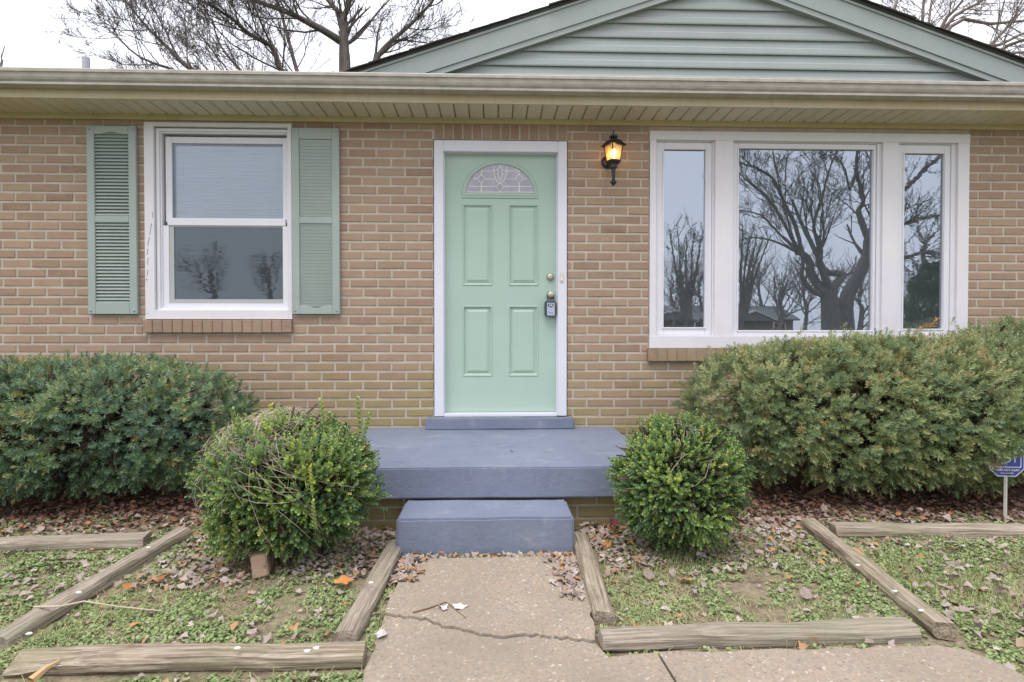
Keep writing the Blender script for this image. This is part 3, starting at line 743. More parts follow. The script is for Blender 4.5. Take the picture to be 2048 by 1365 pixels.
pzs = [Z(1000, 753, yd), Z(1000, 612, yd), Z(1000, 572, yd), Z(1000, 409, yd)]
gxs, gzs = [dx0]+pxs+[dx1], [dz0]+pzs+[dz1]
V = [(x, yd, z) for z in gzs for x in gxs]; Fc = []
for j in range(5):
    for i in range(5):
        if i in (1, 3) and j in (1, 3): continue
        Fc.append((j*6+i, j*6+i+1, (j+1)*6+i+1, (j+1)*6+i))
n0 = len(V)
V += [(dx0, yd+.045, dz0), (dx1, yd+.045, dz0), (dx1, yd+.045, dz1), (dx0, yd+.045, dz1)]
Fc += [(n0, n0+3, n0+2, n0+1)]
door = mesh_py('door', V, Fc, M['door'], house); door['label'] = 'mint green panelled front door with fan-shaped leaded glass'
for (a, b) in ((pxs[0], pxs[1]), (pxs[2], pxs[3])):
    for (c, d) in ((pzs[0], pzs[1]), (pzs[2], pzs[3])):
        V = []; Fc = []
        rings = [(0, 0), (.005, -.006), (.011, -.004), (.017, .010), (.024, .012), (.046, .001), (.050, 0.0005)]
        for ins, dy in rings: V += [(a+ins, yd+dy, c+ins), (b-ins, yd+dy, c+ins), (b-ins, yd+dy, d-ins), (a+ins, yd+dy, d-ins)]
        for q in range(len(rings)-1):
            for e in range(4): Fc.append((q*4+e, q*4+(e+1) % 4, q*4+4+(e+1) % 4, q*4+4+e))
        q = (len(rings)-1)*4; Fc.append((q, q+1, q+2, q+3))
        mesh_py('door_panel', V, Fc, M['door'], door)
fy = yd-.004
fcx, fzb = X(1000, 387, fy), Z(1000, 387.5, fy)
frx, frz = X(1068, 387, fy)-fcx, Z(1000, 329, fy)-fzb
def ell(k, n=28, add=0.0): return [(fcx+(frx+add)*math.cos(math.pi*i/n), fzb+(frz+add)*math.sin(math.pi*i/n)) for i in range(n+1)]
gl = ell(0)
MB().prism_y(gl, fy, yd-.0005).build('fanlight_pane', M['door_glass'], door)
V = []; Fc = []
steps = [(-.002, yd-.006), (.004, yd-.014), (.012, yd-.013), (.020, yd-.008), (.027, yd-.009), (.034, yd-.0005)]
for ad, yy in steps:
    e = ell(0, 28, ad); V += [(x, yy, z) for x, z in e]
    V += [(fcx-frx-ad + (2*(frx+ad))*i/8, yy, fzb-ad*1.25) for i in range(9)]
npt = 38
for q in range(len(steps)-1):
    for i in range(npt): Fc.append((q*npt+i, q*npt+(i+1) % npt, (q+1)*npt+(i+1) % npt, (q+1)*npt+i))
fm = mesh_py('fanlight_moulding', V, Fc, M['door'], door)
bm = bmesh.new(); bm.from_mesh(fm.data); bmesh.ops.recalc_face_normals(bm, faces=bm.faces); bm.to_mesh(fm.data); bm.free()
cm = MB()
def cl(*pts):
    cm.tube([P(900+a/4.55, 300+b/4.55, fy-.001) for a, b in pts], .0040, 5)
cl((285,195),(405,195)); cl((515,195),(630,195)); cl((215,267),(252,267)); cl((320,268),(402,268)); cl((512,268),(598,268)); cl((662,267),(700,267))
cl((170,335),(420,337)); cl((490,337),(742,337)); cl((285,195),(285,225)); cl((285,305),(285,385)); cl((630,195),(630,225)); cl((630,305),(630,385))
for c in (285, 630): cl((c,222),(c+35,264),(c,306),(c-35,264),(c,222))
cl((456,297),(491,340),(456,384),(421,340),(456,297))
cl((402,150),(398,190),(405,240),(425,285),(450,312)); cl((515,150),(518,190),(508,240),(488,285),(462,312))
cl((456,140),(438,180),(436,220),(448,270),(456,292),(468,270),(478,220),(474,180),(456,140)); cl((402,195),(430,180)); cl((484,180),(515,195))
cl((150,386),(300,387),(600,387),(760,388))
cm.build('came', M['came'], door)
kx, kz1, kz2 = X(1101, 554, 0.03), Z(1101, 554, 0.03), Z(1101, 590, 0.0)
MB().lathe([(.030, 0), (.030, -.008), (.024, -.020), (.022, -.022), (.010, -.022)], (kx, yd-.0005, kz1), 'y', 22).build('deadbolt', M['nickel'], door, smooth=True)
MB().box(kx-.0015, kx+.0015, yd-.0245, yd-.023, kz1-.007, kz1+.007).build('keyhole', M['dark_gap'], door)
MB().lathe([(.031, 0), (.030, -.008), (.014, -.014), (.012, -.034), (.022, -.040), (.027, -.052), (.026, -.062), (.020, -.066), (.008, -.067)], (kx, yd-.0005, kz2), 'y', 22).build('knob', M['nickel'], door, smooth=True)
MB().box(kx-.0015, kx+.0015, yd-.0695, yd-.068, kz2-.006, kz2+.006).build('keyhole', M['dark_gap'], door)
bx = X(1123.5, 556, -.02)
bell = MB().box(bx-.013, bx+.013, -.026, -.0185, Z(1123, 565, -.02), Z(1123, 546, -.02)).build('doorbell', M['bell'], house, bevel=0.003)
MB().box(bx-.007, bx+.007, -.0285, -.0262, Z(1123, 561, -.02), Z(1123, 556, -.02)).build('button', M['plain_white'], bell)
# lockbox hung from the knob
lbx0, lbx1 = X(1089.5, 618, -.01), X(1113, 618, -.01); lz0_, lz1_ = Z(1101, 633, -.01), Z(1101, 602.5, -.01)
lb = empty('lockbox', ((lbx0+lbx1)/2, 0.0, lz0_)); tag(lb, 'dark grey key lockbox with silver face hanging from the door knob', 'lockbox')
def lpart(mb, nm, mat, bevel=0, smooth=False):
    o = mb.build(nm, mat, lb, smooth, bevel); o.matrix_parent_inverse = Matrix.Translation(-Vector(lb.location)); return o
lpart(MB().box(lbx0, lbx1, -.012, 0.034, lz0_, lz1_), 'body', M['box_dark'], .008)
lpart(MB().box(lbx0+.014, lbx1-.012, -.018, -.0125, lz0_+.004, lz1_-.012), 'face_plate', M['box_grey'], .005)
lc = (lbx0+lbx1)/2
lpart(MB().box(lc-.022, lc+.022, -.0205, -.0185, lz1_-.042, lz1_-.023), 'logo_patch', M['box_navy'])
lg = MB()
for q, hh in ((-.012, .011), (-.004, .007), (.003, .011), (.010, .007)): lg.box(lc+q, lc+q+.005, -.0222, -.0208, lz1_-.038, lz1_-.038+hh)
lpart(lg, 'logo_mark', M['plain_white'])
lpart(MB().box(lc-.008, lc+.008, -.0203, -.0186, lz1_-.050, lz1_-.046), 'small_print', M['box_navy'])
lpart(MB().box(lc-.020, lc+.018, -.0199, -.0186, lz0_+.026, lz0_+.028), 'small_print', M['box_navy'])
sh_ = [(kx-.024, .012, lz1_-.01), (kx-.024, .012, kz2-.004)] + [(kx-.024*math.cos(math.pi*i/8), .012, kz2-.004+.022*math.sin(math.pi*i/8)) for i in range(1, 8)] + [(kx+.024, .012, kz2-.004), (kx+.024, .012, lz1_-.01)]
lpart(MB().tube(sh_, .0048, 8), 'shackle', M['box_dark'], smooth=True)

# ------------------------------------------------------------------ wall lantern
YLn = -0.13
lx, = (X(1227, 300, YLn),)
zl = lambda py: Z(1227, py, YLn)
lan = empty('wall_lantern', (lx, 0, zl(372))); tag(lan, 'lit black coach lantern with amber glass on the brick wall', 'lantern')
def lp(mb, nm, mat, **k):
    o = mb.build(nm, mat, lan, **k); o.matrix_parent_inverse = Matrix.Translation(-Vector(lan.location)); return o
A45 = R(28)
def rot(x, y): return (lx + x*math.cos(A45)-y*math.sin(A45), YLn + x*math.sin(A45)+y*math.cos(A45))
def sq(half, z): return [(*rot(sx*half, sy*half), z) for sx, sy in ((-1,-1), (1,-1), (1,1), (-1,1))]
def frustum(levels):
    mb = MB(); V = []
    for h, z in levels: V += sq(h, z)
    nl = len(levels)
    Fc = [(0,3,2,1), tuple(range((nl-1)*4, nl*4))] + [(q*4+e, q*4+(e+1) % 4, q*4+4+(e+1) % 4, q*4+4+e) for q in range(nl-1) for e in range(4)]
    return mb.add(V, Fc)
h1, h0 = .052, .036
zt_, zb_ = zl(291), zl(322)
lp(frustum([(.068, zl(293)), (.070, zl(292)), (.038, zl(281)), (.022, zl(279))]), 'roof', M['black_metal'])
lp(MB().lathe([(.014, zl(280)), (.033, zl(275)), (.033, zl(273)), (.016, zl(270)), (.006, zl(268)), (.004, zl(258))], (lx, YLn, 0), n=14), 'finial', M['black_metal'], smooth=False)
for e, (sx, sy) in enumerate(((-1,-1), (1,-1), (1,1), (-1,1))):
    lp(MB().tube([(*rot(sx*h0, sy*h0), zb_), (*rot(sx*h1, sy*h1), zt_)], .0045, 5), 'corner_bar', M['black_metal'])
    tx, ty = ((-1,-1), (1,-1), (1,1), (-1,1))[(e+1) % 4]
    c0, c1, c2, c3 = (*rot(sx*h0*.97, sy*h0*.97), zb_), (*rot(tx*h0*.97, ty*h0*.97), zb_), (*rot(tx*h1*.97, ty*h1*.97), zt_), (*rot(sx*h1*.97, sy*h1*.97), zt_)
    lp(MB().add([c0, c1, c2, c3], [(0,1,2,3)]), 'glass_pane', M['amber'])
lp(frustum([(.028, zl(330)), (.040, zl(324)), (.042, zl(321.5))]), 'base_tray', M['black_metal'])
lp(MB().lathe([(.006, zl(323)), (.010, zl(321)), (.012, zl(316)), (.022, zl(309)), (.021, zl(303)), (.012, zl(299)), (.002, zl(298))], (lx, YLn, 0), n=16), 'bulb', M['bulb'], smooth=True)
lp(MB().lathe([(.009, zl(372.5)), (.010, zl(370)), (.025, zl(366)), (.024, zl(364)), (.013, zl(361)), (.011, zl(358)), (.017, zl(338)), (.030, zl(337)), (.031, zl(330)), (.022, zl(329))], (lx, YLn, 0), n=16), 'stem', M['black_metal'], smooth=False)
lp(MB().lathe([(.050, -.0005), (.052, -.008), (.040, -.020), (.014, -.024)], (lx-.02, 0, zl(316)), 'y', 18), 'backplate', M['black_metal'])
lp(MB().tube([(lx-.02, -.02, zl(318)), (lx-.012, -.06, zl(330)), (lx, YLn+.02, zl(334))], .011, 8), 'arm', M['black_metal'])

# ------------------------------------------------------------------ porch
porch = empty('porch_steps', (0, -0.9, 0)); tag(porch, 'blue-grey painted concrete landing with a step and a small door sill step', 'steps')
def pp(o): o.parent = porch; o.matrix_parent_inverse = Matrix.Translation(-Vector(porch.location)); return o
def rough_box(nm, x0, x1, y0, y1, z0, z1, bevel, amp, seed, taper=0.0, mat='porch', sub=0.07):
    bm = bmesh.new()
    bmesh.ops.create_cube(bm, size=1)
    for v in bm.verts: v.co = Vector((x0 if v.co.x < 0 else x1, y0 if v.co.y < 0 else y1, z0 if v.co.z < 0 else z1))
    bmesh.ops.bevel(bm, geom=bm.edges[:], offset=bevel, segments=2, affect='EDGES')
    for ax in range(3):
        lo_, hi = ((x0, x1), (y0, y1), (z0, z1))[ax]; n = int((hi-lo_)/sub)
        for i in range(1, n):
            co = [0, 0, 0]; no = [0, 0, 0]; co[ax] = lo_+(hi-lo_)*i/n; no[ax] = 1
            bmesh.ops.bisect_plane(bm, geom=bm.verts[:]+bm.edges[:]+bm.faces[:], plane_co=co, plane_no=no)
    for v in bm.verts:
        nn = mnoise.noise_vector(v.co*5+Vector((seed, 0, 0)))*amp + mnoise.noise_vector(v.co*17+Vector((0, seed, 0)))*amp*.5
        v.co += nn
        if taper: v.co.x += taper*(z1-v.co.z)*(1 if v.co.x > (x0+x1)/2 else -1)
    bmesh.ops.recalc_face_normals(bm, faces=bm.faces)
    me = bpy.data.meshes.new(nm); bm.to_mesh(me); bm.free(); me.materials.append(M[mat]); me.shade_smooth(); me.set_sharp_from_angle(angle=R(35))
    return pp(link(bpy.data.objects.new(nm, me)))
rough_box('landing_slab', -1.0, 0.97, -1.372, -0.004, 0.186, 0.361, .008, .0035, 1)
rough_box('step', -0.487, 0.412, -1.70, -1.375, -0.03, 0.181, .012, .005, 2, 0.04)
rough_box('door_step', X(851, 848, -.10), X(1147, 848, -.10), -0.115, -0.003, 0.3605, 0.446, .009, .004, 3, 0.05)
base = pp(MB().box(-.95, .92, -1.285, -0.05, -.1, 0.187).build('base_wall', M['mortar'], None))
for k in range(4):
    z1 = 0.183 - k*0.0735
    xx_ = -.95 + (0.11 if k % 2 else 0) - .2225
    while xx_ < .92:
        a, b = max(xx_, -.95), min(xx_+.21, .92)
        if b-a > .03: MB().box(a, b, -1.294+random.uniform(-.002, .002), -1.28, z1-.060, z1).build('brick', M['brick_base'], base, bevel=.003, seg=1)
        xx_ += .2225

# ------------------------------------------------------------------ landscape timbers
def timber(x0, y0, x1, y1, lab, w=.090, h=.062, seed=0, broken=False, z0=None):
    L = math.dist((x0, y0), (x1, y1)); n = max(8, int(L/.05))
    prof = [(-.48, .2), (-.42, .04), (-.30, 0), (.30, 0), (.42, .04), (.48, .2), (.5, .55), (.46, .80), (.34, .97), (-.34, .97), (-.46, .80), (-.5, .55)]
    m_ = len(prof); V = []; Fc = []; Tn = []
    for i in range(n+1):
        f = i/n
        for j, (u, q) in enumerate(prof):
            p = Vector((f*L, u*w, q*h-.004))
            d = mnoise.noise_vector(Vector((f*L*3+seed*7.3, u*1.7, q*1.3)))*.010 + mnoise.noise_vector(Vector((f*L*12, u*9+seed, q*9)))*.004
            d.x *= 1.0 if i in (0, n) else .3
            if broken and f*L < .30 and q > .5 and u < .1: p.z -= (.30-f*L)*.11; d *= 2.5
            V.append(tuple(p+d))
    for i in range(n):
        for j in range(m_): Fc.append((i*m_+j, i*m_+(j+1) % m_, (i+1)*m_+(j+1) % m_, (i+1)*m_+j))
    Fc += [tuple(range(m_-1, -1, -1)), tuple(range(n*m_, (n+1)*m_))]
    o = mesh_py('landscape_timber', V, Fc, M['timber'])
    bm = bmesh.new(); bm.from_mesh(o.data); bmesh.ops.recalc_face_normals(bm, faces=bm.faces); bm.to_mesh(o.data); bm.free()
    o.location = (x0, y0, float(gz((x0+x1)/2, (y0+y1)/2)) if z0 is None else z0); o.rotation_euler = (0, 0, math.atan2(y1-y0, x1-x0))
    tag(o, lab, 'timber', 'landscape timbers edging the beds'); return o
tm = [timber(-1.81, -1.545, -3.5, -1.67, 'mossy timber below the left yew, running to the photo\'s left edge', seed=1),
      timber(-1.75, -2.53, -1.70, -1.40, 'timber running toward the house on the left bed\'s far left side', seed=2),
      timber(-1.60, -2.635, -.44, -2.628, 'split-ended timber along the front edge of the left bed', seed=3, broken=True),
      timber(-.535, -2.53, -.50, -1.61, 'timber along the left side of the walkway, by the step', seed=4),
      timber(.465, -1.53, .43, -2.41, 'timber along the right side of the walkway, by the step', seed=5),
      timber(.385, -2.565, 1.54, -2.545, 'timber along the front edge of the right bed, above the pavement', seed=6),
      timber(1.80, -1.40, 1.645, -2.575, 'slanting timber closing the right bed, spotted with white', seed=7),
      timber(1.875, -1.50, 3.6, -1.60, 'mossy timber below the right yew, beside the blue yard sign', seed=8)]
for i, (px, py) in enumerate(((297, 1096), (157, 1186), (58, 1268), (475, 1297), (633, 1297), (615, 1303), (1716, 1131), (1790, 1183), (1842, 1222), (742, 1166))):
    p = PZ(px, py, .062 + .006)
    V = [(p[0]+.010*math.cos(a)*(1+.3*math.sin(3*a+i)), p[1]+.007*math.sin(a), p[2]) for a in np.linspace(0, 2*math.pi, 9)[:-1]]
    top = [(x, y, z+.003) for x, y, z in V]
    dists = [abs((p[0]-o.location.x)*math.sin(o.rotation_euler.z)-(p[1]-o.location.y)*math.cos(o.rotation_euler.z)) for o in tm]
    o = mesh_py('white_spot', V+top, [tuple(range(8, 16))]+[(a, (a+1) % 8, 8+(a+1) % 8, 8+a) for a in range(8)], M['bird'])
    par = tm[int(np.argmin(dists))]; o.parent = par
    o.matrix_parent_inverse = (Matrix.Translation(par.location) @ Matrix.Rotation(par.rotation_euler.z, 4, 'Z')).inverted()
# splintered offcut
a, b = PZ(62, 1362, .02), PZ(118, 1322, .035)
sp = MB().tube([a, a*.5+b*.5+np.array([0, 0, .006]), b], .014, 5, .004).build('wood_splinter', M['fresh_wood']); tag(sp, 'pale broken wood splinter leaning on the split front timber', 'splinter')
# loose brick
lbk = MB(); lbk.box(-.034, .034, -.105, .105, 0, .098)
br = lbk.build('loose_brick', brick_mat('loose_brick', 1.05, 0), bevel=.005)
p = PZ(520, 1168, 0.0); br.location = (p[0]-.02, p[1]+.10, float(gz(p[0], p[1]+.1))+.004); br.rotation_euler = (R(-5), R(-7), R(14)); tag(br, 'loose tan brick lying on edge under the left boxwood', 'brick')
for q in (-.055, -.005, .045):
    MB().box(-.0352, -.0340, q-.010, q+.010, .022, .066).build('core_hole', M['dark_gap'], br)

# ------------------------------------------------------------------ yard sign
sx, sy = 3.07, -1.27
gz0 = float(gz(sx, sy))
sg = empty('yard_sign', (sx, sy, gz0), R(-8)); tag(sg, 'small blue octagonal security sign on a metal post under the right yew', 'sign')
ph = 0.262-gz0
zc = ph+.095
oc = [(-.098+.0, 0)]
w_, c_ = .098, .052
octo = lambda k: [(-c_*k, zc-w_*k), (c_*k, zc-w_*k), (w_*k, zc-c_*k), (w_*k, zc+c_*k), (c_*k, zc+w_*k), (-c_*k, zc+w_*k), (-w_*k, zc+c_*k), (-w_*k, zc-c_*k)]
MB().prism_y(octo(1), -.004, 0.0).build('border', M['sign_edge'], sg)
MB().prism_y(octo(.93), -.0055, -.0045).build('panel', M['sign_blue'], sg)
frame_boxes(MB(), -.078, .078, zc-.042, zc+.05, .004, .004, .004, .004, -.0068, -.0058).build('inner_frame', M['plain_white'], sg)
def text(s_, size, x, z, par, mat, yoff):
    cu = bpy.data.curves.new('lettering', 'FONT'); cu.body = s_; cu.size = size; cu.align_x = 'CENTER'; cu.extrude = .0004
    to = bpy.data.objects.new('tmp', cu); COL.objects.link(to)
    dg = bpy.context.evaluated_depsgraph_get(); me = bpy.data.meshes.new_from_object(to.evaluated_get(dg)); bpy.data.objects.remove(to)
    me.materials.clear(); me.materials.append(mat)
    o = link(bpy.data.objects.new('lettering', me), par); o.location = (x, yoff, z); o.rotation_euler = (math.pi/2, 0, 0); return o
text('ADT', .06, 0, zc-.012, sg, M['plain_white'], -.0068)
text('1-800-ADT-ASAP', .0185, 0, zc-.064, sg, M['plain_white'], -.0068)
text('www.adt.com', .013, 0, zc-.080, sg, M['plain_white'], -.0068)
MB().box(-.010, .010, .001, .007, -.08, ph+.12).build('post', M['post'], sg, bevel=.002)
MB().box(-.0025, .0025, -.002, .0009, -.08, ph).build('post_rib', M['post'], sg)

# ------------------------------------------------------------------ shrubs
def rand_rot(dirs, r, roll=True):
    """rotation matrices whose x axis is dirs (n,3), random roll"""
    d = dirs/np.linalg.norm(dirs, axis=1, keepdims=True)
    a = r.normal(size=d.shape) if roll else np.tile([0, 0, 1.0], (len(d), 1))+r.normal(size=d.shape)*.25
    a -= d*(a*d).sum(1, keepdims=True); a /= np.linalg.norm(a, axis=1, keepdims=True)
    b = np.cross(d, a)
    return np.stack([d, b, a], -1)
def scatter(name, base_list, pos, dirs, scale, mat, parent, tint, r, roll=True, tip=None):
    Vs, Qs, Ts = [], [], []; off = 0
    pick = r.integers(0, len(base_list), len(pos))
    for bi, (BV, BQ, BT) in enumerate(base_list):
        m_ = pick == bi
        if not m_.any(): continue
        Rm = rand_rot(dirs[m_], r, roll)
        V = np.einsum('nij,vj->nvi', Rm, BV)*scale[m_][:, None, None]+pos[m_][:, None, :]
        k = len(V); Vs.append(V.reshape(-1, 3))
        Qs.append((BQ[None]+(np.arange(k)*len(BV))[:, None, None]).reshape(-1, BQ.shape[1])+off)
        Ts.append(np.clip(tint[m_][:, None]+BT[None], 0, 1).reshape(-1)); off += k*len(BV)
    return mesh_np(name, np.concatenate(Vs), np.concatenate(Qs), mat, parent, np.concatenate(Ts))
def yew_sprig(seed, n=24):
    """short shoot with needles all round, opening toward its tip"""
    r = np.random.default_rng(seed); V = []; Q = []; T = []
    L = .050
    for i in range(n):
        f = .05+.95*(i/(n-1))**.85; th = i*2.4+r.normal()*.25
        el = R(88-52*f)+r.normal()*.10
        flat = .62                                            # shoots are a little flattened
        d = np.array([math.cos(el), math.sin(el)*math.cos(th), math.sin(el)*math.sin(th)*flat]); d /= np.linalg.norm(d)
        sd = np.cross(d, np.array([1.0, 0, 0])); sd /= np.linalg.norm(sd)
        l = .029*(1-.30*f**3)*r.uniform(.8, 1.15); w = .0023; p = np.array([f*L, 0, 0]); k = len(V)
        V.extend([p, p+d*l*.6+sd*w, p+d*l, p+d*l*.6-sd*w]); Q.append((k, k+1, k+2, k+3))
        q_ = r.normal()*.09+.08*f; T += [q_-.06, q_+.02, q_+.08, q_+.02]
    return np.array(V), np.array(Q), np.array(T)
def box_twig(seed, n=6, L=.055, ls=.019):
    r = np.random.default_rng(seed); V = []; Q = []; T = []
    def leaf(p, d, l, w, up_):
        sd = np.cross(d, up_); sd /= np.linalg.norm(sd); k = len(V)
        V.extend([p, p+d*l*.35+sd*w+up_*w*.35, p+d*l*.78+sd*w*.8+up_*w*.3, p+d*l, p+d*l*.78-sd*w*.8+up_*w*.3, p+d*l*.35-sd*w+up_*w*.35])
        Q.extend([(k, k+1, k+2, k+3), (k, k+3, k+4, k+5)])
    for i in range(n):
        f = i/(n-1); th = i*math.pi/2+r.normal()*.2
        for s_ in (0, math.pi):
            d = np.array([.75+.5*f, math.cos(th+s_), math.sin(th+s_)]); d /= np.linalg.norm(d)
            leaf(np.array([f*L, 0, 0]), d, ls*r.uniform(.8, 1.2)*(1-.25*f), ls*.30, np.cross(d, np.array([0, -d[2], d[1]])+1e-6))
            T += [.12*f]*6
    k = len(V); V.extend([np.array([-.03, -.001, 0]), np.array([-.03, .001, 0]), np.array([L, .0006, 0]), np.array([L, -.0006, 0])]); Q.append((k, k+1, k+2, k+3)); T += [.2]*4
    return np.array(V), np.array(Q), np.array(T)
YS = [yew_sprig(i) for i in range(5)]; BS = [box_twig(i) for i in range(5)]
def inner_geo(seed):
    r = np.random.default_rng(seed); V = []; Q = []
    for i in range(9):
        p = r.normal(size=3)*.02; d = r.normal(size=3); d /= np.linalg.norm(d); w = np.cross(d, r.normal(size=3)); w /= np.linalg.norm(w)
        k = len(V); V += [p-w*.006, p+w*.006, p+d*.11+w*.004, p+d*.11-w*.004]; Q.append((k, k+1, k+2, k+3))
    return np.array(V), np.array(Q), np.zeros(len(V))
INNER = [inner_geo(i) for i in range(4)]
def lumps(u, seed, amp, freq=3.0):
    r = np.random.default_rng(seed); s_ = np.zeros(len(u))
    for k in range(9):
        w = r.normal(size=3)*freq*(1+.25*k); s_ += np.sin(u@w+r.uniform(0, 6.28))/(1+.35*k)
    return amp*s_/2.2
def bush(name, lab, cat, c, rad, nc, per, base, mat, seed, p=2.6, amp=.06, depth=.30, up=.45, size=(.8, 1.25), zmin=.1, tint=(.4, .22), stems=14, droop=0.0, freq=3.0, cr=.045, inner=.25):
    r = np.random.default_rng(seed); rad_ = np.array(rad)
    u = r.normal(size=(nc*12, 3)); u /= np.linalg.norm(u, axis=1, keepdims=True)
    u = u[(u[:, 1] < .5)]
    rr = (np.abs(u)**p).sum(1)**(-1/p)
    w = np.linalg.norm(u/rad_, axis=1)*rr**3                     # even spread over the surface
    keep = r.random(len(u)) < w/np.quantile(w, .97); u, rr = u[keep], rr[keep]
    rr = rr*(1+lumps(u*rad_, seed, amp, freq))
    k_in = r.random(len(u)) < inner
    dep = np.where(k_in, 1-(.15+.25*r.random(len(u))), 1-depth*r.random(len(u))**2)
    cpos = np.array(c)+u*rad_*rr[:, None]*dep[:, None]
    m_ = cpos[:, 2] > zmin+r.random(len(u))*.05
    cpos, u = cpos[m_][:nc], u[m_][:nc]; nc = len(cpos)
    nr = u/rad_; nr /= np.linalg.norm(nr, axis=1, keepdims=True)
    ii = np.repeat(np.arange(nc), per)[r.random(nc*per) < .9]
    sz = r.uniform(.7, 1.35, nc)[ii]
    off = r.normal(size=(len(ii), 3)); off /= np.linalg.norm(off, axis=1, keepdims=True)
    nr = nr[ii]
    d = nr*.85+off*.75+np.array([0, 0, up])
    pos = cpos[ii]+off*(cr*sz*r.random(len(ii))**.5)[:, None]
    low = np.clip((c[2]-pos[:, 2])/rad[2], 0, 1); d[:, 2] -= droop*low
    pos[:, 1] = np.minimum(pos[:, 1], -.03)
    tcl = r.normal(0, tint[1]*.7, nc)[ii] + .16*np.clip(nr[:, 2], 0, 1)        # yellower new growth on top, with light from above painted into the tint
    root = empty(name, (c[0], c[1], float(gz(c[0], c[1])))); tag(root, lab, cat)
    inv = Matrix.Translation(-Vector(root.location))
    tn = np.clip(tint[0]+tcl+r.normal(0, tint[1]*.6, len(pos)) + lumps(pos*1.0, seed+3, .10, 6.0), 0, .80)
    odd = r.random(len(pos)) < .012; tn[odd] = r.uniform(.93, 1, odd.sum())
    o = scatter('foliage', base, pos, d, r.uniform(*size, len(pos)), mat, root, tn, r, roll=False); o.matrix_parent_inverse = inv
    # bare brown inner twigs that close the view through the shrub
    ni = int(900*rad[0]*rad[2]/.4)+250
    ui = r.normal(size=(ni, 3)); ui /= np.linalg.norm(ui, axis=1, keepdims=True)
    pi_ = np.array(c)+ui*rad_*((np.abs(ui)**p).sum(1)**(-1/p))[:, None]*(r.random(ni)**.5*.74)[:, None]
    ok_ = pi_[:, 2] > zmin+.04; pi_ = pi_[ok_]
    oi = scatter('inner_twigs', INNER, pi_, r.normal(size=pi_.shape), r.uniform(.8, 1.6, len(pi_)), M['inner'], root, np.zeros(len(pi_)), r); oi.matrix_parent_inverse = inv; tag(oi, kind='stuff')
    mb = MB()
    for i in range(stems):
        a = np.array([c[0]+r.normal()*rad[0]*.28, c[1]+r.normal()*rad[1]*.2, float(gz(c[0], c[1]))-.04])
        e = np.array(c)+np.array([r.uniform(-.8, .8)*rad[0], r.uniform(-.7, .5)*rad[1], r.uniform(-.1, .6)*rad[2]])
        mid = (a*.5+e*.5)+r.normal(size=3)*.05
        mb.tube([a, (a+mid)/2+r.normal(size=3)*.012, mid, e], r.uniform(.007, .016), 6, .004)
        for q_ in range(5):
            f = mid+(e-mid)*r.random(); g_ = f+r.normal(size=3)*np.array(rad)*.28
            mb.tube([f, (f+g_)/2+r.normal(size=3)*.015, g_], .004, 4, .0015)
    so = mb.build('stem', M['twig'], root); so.matrix_parent_inverse = inv
    return root
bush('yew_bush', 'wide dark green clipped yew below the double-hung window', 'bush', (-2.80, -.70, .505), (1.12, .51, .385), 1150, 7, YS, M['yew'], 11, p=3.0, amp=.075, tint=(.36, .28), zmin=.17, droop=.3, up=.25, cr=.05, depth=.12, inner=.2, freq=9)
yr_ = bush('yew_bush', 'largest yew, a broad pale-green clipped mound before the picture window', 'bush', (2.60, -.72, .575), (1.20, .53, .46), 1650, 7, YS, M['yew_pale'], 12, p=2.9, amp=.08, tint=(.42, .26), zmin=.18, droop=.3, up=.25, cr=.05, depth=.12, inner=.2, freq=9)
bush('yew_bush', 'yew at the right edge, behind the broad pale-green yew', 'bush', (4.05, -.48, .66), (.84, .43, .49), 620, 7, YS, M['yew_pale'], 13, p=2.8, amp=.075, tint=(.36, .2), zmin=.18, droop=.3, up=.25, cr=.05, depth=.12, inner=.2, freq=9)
bl_ = bush('boxwood_bush', 'shaggy boxwood left of the steps, tangled with dry vines', 'bush', (-.995, -1.74, .395), (.350, .32, .285), 440, 16, BS, M['box'], 21, p=2.2, amp=.17, depth=.2, tint=(.45, .25), zmin=.09, stems=14, up=.55, size=(.6, 1.05), freq=8, cr=.05, inner=.12)
br_ = bush('boxwood_bush', 'compact round boxwood right of the steps with yellowed tips', 'bush', (.955, -1.70, .365), (.268, .262, .25), 380, 15, BS, M['box'], 22, p=2.3, amp=.11, depth=.2, tint=(.43, .24), zmin=.08, stems=9, up=.4, size=(.6, 1.0), freq=9, cr=.042, inner=.12)
# a few loose sprays: over the yard sign, and dry ones standing above the broad yew
r = np.random.default_rng(61)
ex = [(r.uniform(1968, 2040), r.uniform(862, 905), -1.315, .4) for _ in range(52)] + [(1838, 668, -.95, .97), (1850, 662, -.95, .98), (1862, 658, -.95, .97), (1826, 674, -.95, .96), (1600, 672, -.9, .5), (1680, 660, -.9, .6), (1900, 655, -.8, .5), (1420, 715, -.9, .5)]
pos = np.array([P(a, b, y) for a, b, y, _ in ex]); d = np.array([[r.normal()*.5, -.5, -.35+r.normal()*.3] if y < -1 else [.4+r.normal()*.3, -.2, .8] for _, _, y, _ in ex])
o = scatter('loose_spray', YS, pos, d, r.uniform(1.0, 1.4, len(ex)), M['yew_pale'], yr_, np.array([e[3] for e in ex]), r, roll=False); o.matrix_parent_inverse = Matrix.Translation(-Vector(yr_.location)); tag(o, kind='stuff')
